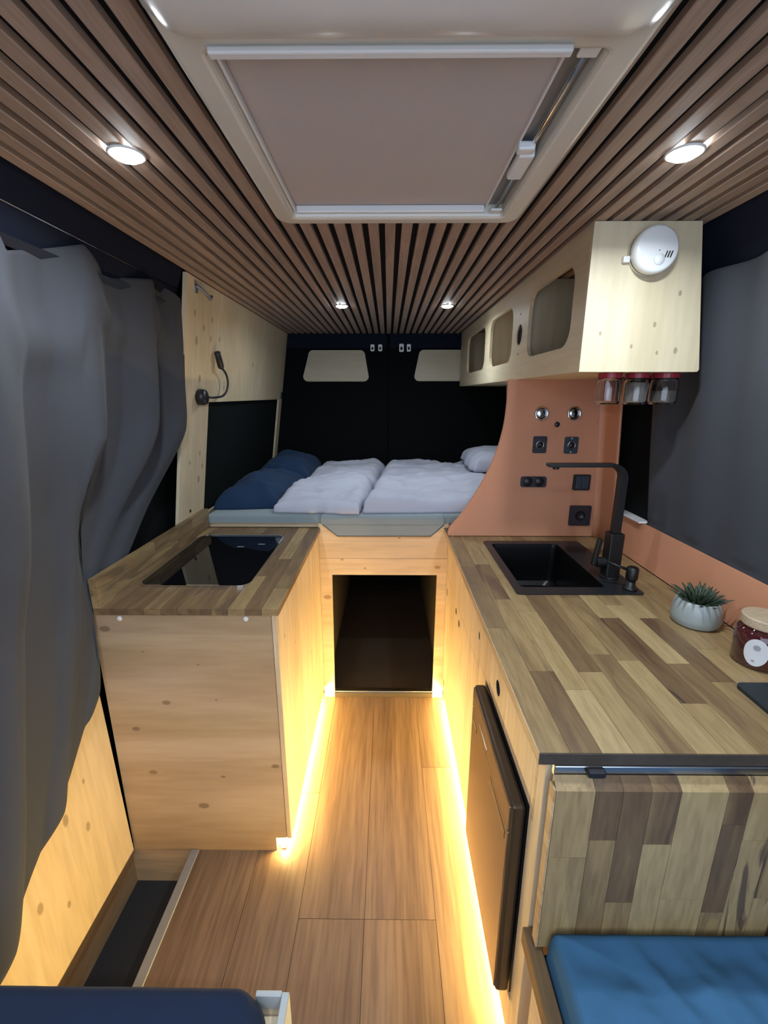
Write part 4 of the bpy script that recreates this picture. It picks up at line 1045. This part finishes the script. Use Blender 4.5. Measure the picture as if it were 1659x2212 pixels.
# ------------------------------------------------------------------ roof hatch with blind
ht = thing('roof_hatch', (0.02, 0.77, ZC), 'cream plastic roof hatch with closed grey pleated blind', 'roof hatch')
HX0, HX1, HY0, HY1 = -0.236, 0.274, 0.36, 1.085
hx_, hy_ = (HX0 + HX1) / 2, (HY0 + HY1) / 2
IX0, IX1, IY0, IY1 = -0.196, 0.234, 0.588, 1.050
bm = bm_panel([rrect(hx_, hy_, HX1 - HX0, HY1 - HY0, 0.035, 8), rrect((IX0 + IX1) / 2, (IY0 + IY1) / 2, IX1 - IX0, IY1 - IY0, 0.006, 3)], 'z', ZC - 0.0345, ZC - 0.0005)
es = [e for e in bm.edges if all(v.co.z < ZC - 0.03 for v in e.verts) and len(e.link_faces) == 2 and e.calc_face_angle(0) > 0.8]
bmesh.ops.bevel(bm, geom=es, offset=0.008, segments=3, affect='EDGES', profile=0.5)
link('frame', bm, 'hatch_plastic', ht)
# rolled blind housing at the near end
def housing():
    bm = bmesh.new(); prof = []
    for q in range(13):
        a = R(180 * q / 12); prof.append((0.455 + 0.100 * math.cos(a) , -0.034 - 0.026 * math.sin(a) ** 0.7))
    rings = []
    nx = 28
    for i in range(nx + 1):
        t_ = i / nx; x = HX0 + 0.003 + t_ * (HX1 - HX0 - 0.006); d = min(t_, 1 - t_) * (HX1 - HX0)
        k_ = 1 if d > 0.05 else math.sqrt(max(0.0, 1 - (1 - d / 0.05) ** 2))
        rings.append([bm.verts.new((x, 0.455 + (y - 0.455) * (0.75 + 0.25 * k_), ZC + (-0.0338 if z > -0.0341 else -0.034 + (z + 0.034) * max(k_, 0.02)))) for y, z in prof])
    for a, b in zip(rings, rings[1:]):
        for q in range(len(a) - 1): bm.faces.new((a[q], a[q + 1], b[q + 1], b[q]))
        bm.faces.new((a[-1], a[0], b[0], b[-1]))
    bm.faces.new(rings[0]); bm.faces.new(rings[-1])
    bmesh.ops.recalc_face_normals(bm, faces=bm.faces[:])
    return bm
link('blind_housing', housing(), 'white_plastic', ht, smooth=True)
box('blind', IX0 + 0.002, IX1 - 0.034, IY0 + 0.002, IY1 - 0.002, ZC - 0.0125, ZC - 0.0105, 'blind', ht)
box('blind_bar', IX0 + 0.002, IX1 - 0.036, IY0 + 0.001, IY0 + 0.012, ZC - 0.026, ZC - 0.013, 'white_plastic', ht, 0.002)
box('blind_lip', IX0 + 0.004, IX1 - 0.040, IY0 - 0.014, IY0 - 0.003, ZC - 0.042, ZC - 0.0348, 'white_plastic', ht, 0.002)
box('edge_bead', IX1 - 0.036, IX1 - 0.033, IY0 + 0.002, IY1 - 0.002, ZC - 0.018, ZC - 0.010, 'white_plastic', ht)
box('track', IX1 - 0.0325, IX1 - 0.001, IY0 + 0.002, IY1 - 0.002, ZC - 0.0105, ZC - 0.0085, M['trimgrey'], ht)
link('guide_rod', bm_tube([(IX1 - 0.014, IY0 + 0.004, ZC - 0.020), (IX1 - 0.014, IY1 - 0.004, ZC - 0.020)], 0.0032, 10), 'chrome', ht, smooth=True)
box('left_bead', IX0 + 0.0005, IX0 + 0.0055, IY0 + 0.002, IY1 - 0.002, ZC - 0.024, ZC - 0.013, 'white_plastic', ht, 0.002)
box('rear_bead', IX0 + 0.006, IX1 - 0.037, IY1 - 0.009, IY1 - 0.0022, ZC - 0.026, ZC - 0.013, 'white_plastic', ht, 0.002)
hb = box('slider_handle', IX1 - 0.030, IX1 - 0.004, 0.815, 0.895, ZC - 0.030, ZC - 0.016, 'white_plastic', ht, 0.004)
box('slider_tab', IX1 - 0.036, IX1 - 0.010, 0.795, 0.814, ZC - 0.029, ZC - 0.017, 'white_plastic', ht, 0.003)
for yy in (IY0 + 0.003, IY1 - 0.022): box('rod_clip', IX1 - 0.026, IX1 - 0.003, yy, yy + 0.018, ZC - 0.028, ZC - 0.0235, 'white_plastic', ht, 0.002)

# ------------------------------------------------------------------ things on the right worktop
pp = thing('potted_succulent', (0.770, 1.015, ZT), 'small green succulent in a grey ceramic pot on the right worktop', 'plant')
pr = [(0.0001, 0.0006), (0.046, 0.0006), (0.0525, 0.006), (0.055, 0.020), (0.0525, 0.045), (0.047, 0.064), (0.0445, 0.066), (0.0425, 0.064), (0.043, 0.052), (0.0001, 0.052)]
link('pot', bm_lathe(pr, (0.770, 1.015, ZT), 40, cap=False), 'ceramic', pp, smooth=True)
link('soil', bm_lathe([(0.0001, 0.0575), (0.03, 0.0565), (0.0425, 0.055), (0.0425, 0.0525)], (0.770, 1.015, ZT), 24, cap=False), 'soil', pp, smooth=True)
rng = random.Random(77)
def leaf_bm(L, w):
    bm = bmesh.new(); rings = []
    for q in range(6):
        t_ = q / 5; r = w * math.sin(math.pi * (0.18 + 0.80 * t_)) ; z = L * t_; b = 0.25 * L * t_ * t_
        rings.append([bm.verts.new((r * math.cos(2 * math.pi * k / 6), b + 0.5 * r * math.sin(2 * math.pi * k / 6), z)) for k in range(6)])
    for a, b in zip(rings, rings[1:]):
        for k in range(6): bm.faces.new((a[k], a[(k + 1) % 6], b[(k + 1) % 6], b[k]))
    bm.faces.new(rings[0]); bm.faces.new(rings[-1]); bmesh.ops.recalc_face_normals(bm, faces=bm.faces[:])
    return bm
leaf0 = link('leaf', leaf_bm(0.042, 0.0048), 'leaf', None, origin=(0, 0, 0), smooth=True)
for q in range(64):
    lf = leaf0 if q == 0 else leaf0.copy()
    if q: COL.objects.link(lf)
    lf.parent = pp
    a = q * 2.399; rr = 0.034 * math.sqrt(q / 64)
    lf.location = (rr * math.cos(a), rr * math.sin(a), 0.055)
    lf.rotation_euler = (R(-6 - 42 * (q / 64) + rng.uniform(-10, 10)), 0, a - math.pi / 2)
    s_ = rng.uniform(0.75, 1.15); lf.scale = (s_, s_, s_ * .95)

cdl = thing('candle_jar', (0.790, 0.845, ZT), 'dark red candle jar with wooden lid and white oval label', 'candle')
cx, cy = 0.790, 0.845
link('jar', bm_lathe([(0.0001, 0.0006), (0.042, 0.0006), (0.0475, 0.006), (0.0475, 0.072), (0.044, 0.080), (0.038, 0.084), (0.038, 0.0875), (0.0001, 0.0875)], (cx, cy, ZT), 40, cap=False), 'wine_glass', cdl, smooth=True)
link('lid', bm_lathe([(0.0001, 0.088), (0.042, 0.088), (0.043, 0.090), (0.043, 0.106), (0.041, 0.108), (0.0001, 0.108)], (cx, cy, ZT), 40, cap=False), 'lidwood', cdl)
def label_bm(rx, rz, ang, zc, off, r=0.0475):
    bm = bmesh.new(); c0 = None
    def onj(da, z): a = ang + da; return Vector((cx + (r + off) * math.cos(a), cy + (r + off) * math.sin(a), ZT + zc + z))
    rings = [[bm.verts.new(onj(0, 0))]]
    for q in range(1, 6):
        f_ = q / 5; rings.append([bm.verts.new(onj(rx / r * f_ * math.cos(2 * math.pi * k / 28), rz * f_ * math.sin(2 * math.pi * k / 28))) for k in range(28)])
    for k in range(28): bm.faces.new((rings[0][0], rings[1][k], rings[1][(k + 1) % 28]))
    for a, b in zip(rings[1:], rings[2:]):
        for k in range(28): bm.faces.new((a[k], b[k], b[(k + 1) % 28], a[(k + 1) % 28]))
    return bm
lb = link('label', label_bm(0.021, 0.030, R(222), 0.041, 0.0004), 'label', cdl, smooth=True)
link('emblem', label_bm(0.006, 0.006, R(222), 0.052, 0.0008), 'print', lb)
link('emblem', label_bm(0.003, 0.002, R(219), 0.022, 0.0008), 'print', lb)

sl = link('slate_board', bm_panel([rrect(0.757, 0.680, 0.155, 0.165, 0.012, 4)], 'z', ZT + 0.0005, ZT + 0.008), 'slate')
tag(sl, 'flat dark slate board at the right edge of the worktop', 'board')

# front of the van, behind the camera: floor and a driver's cab bulkhead edge keep the space closed below the windscreen
cab = box('wall_front', -0.88, 0.90, -0.63, -0.60, -0.2, 0.75, 'blackcloth'); tag(cab, 'dark cab end of the van behind the camera', 'wall', kind='structure')
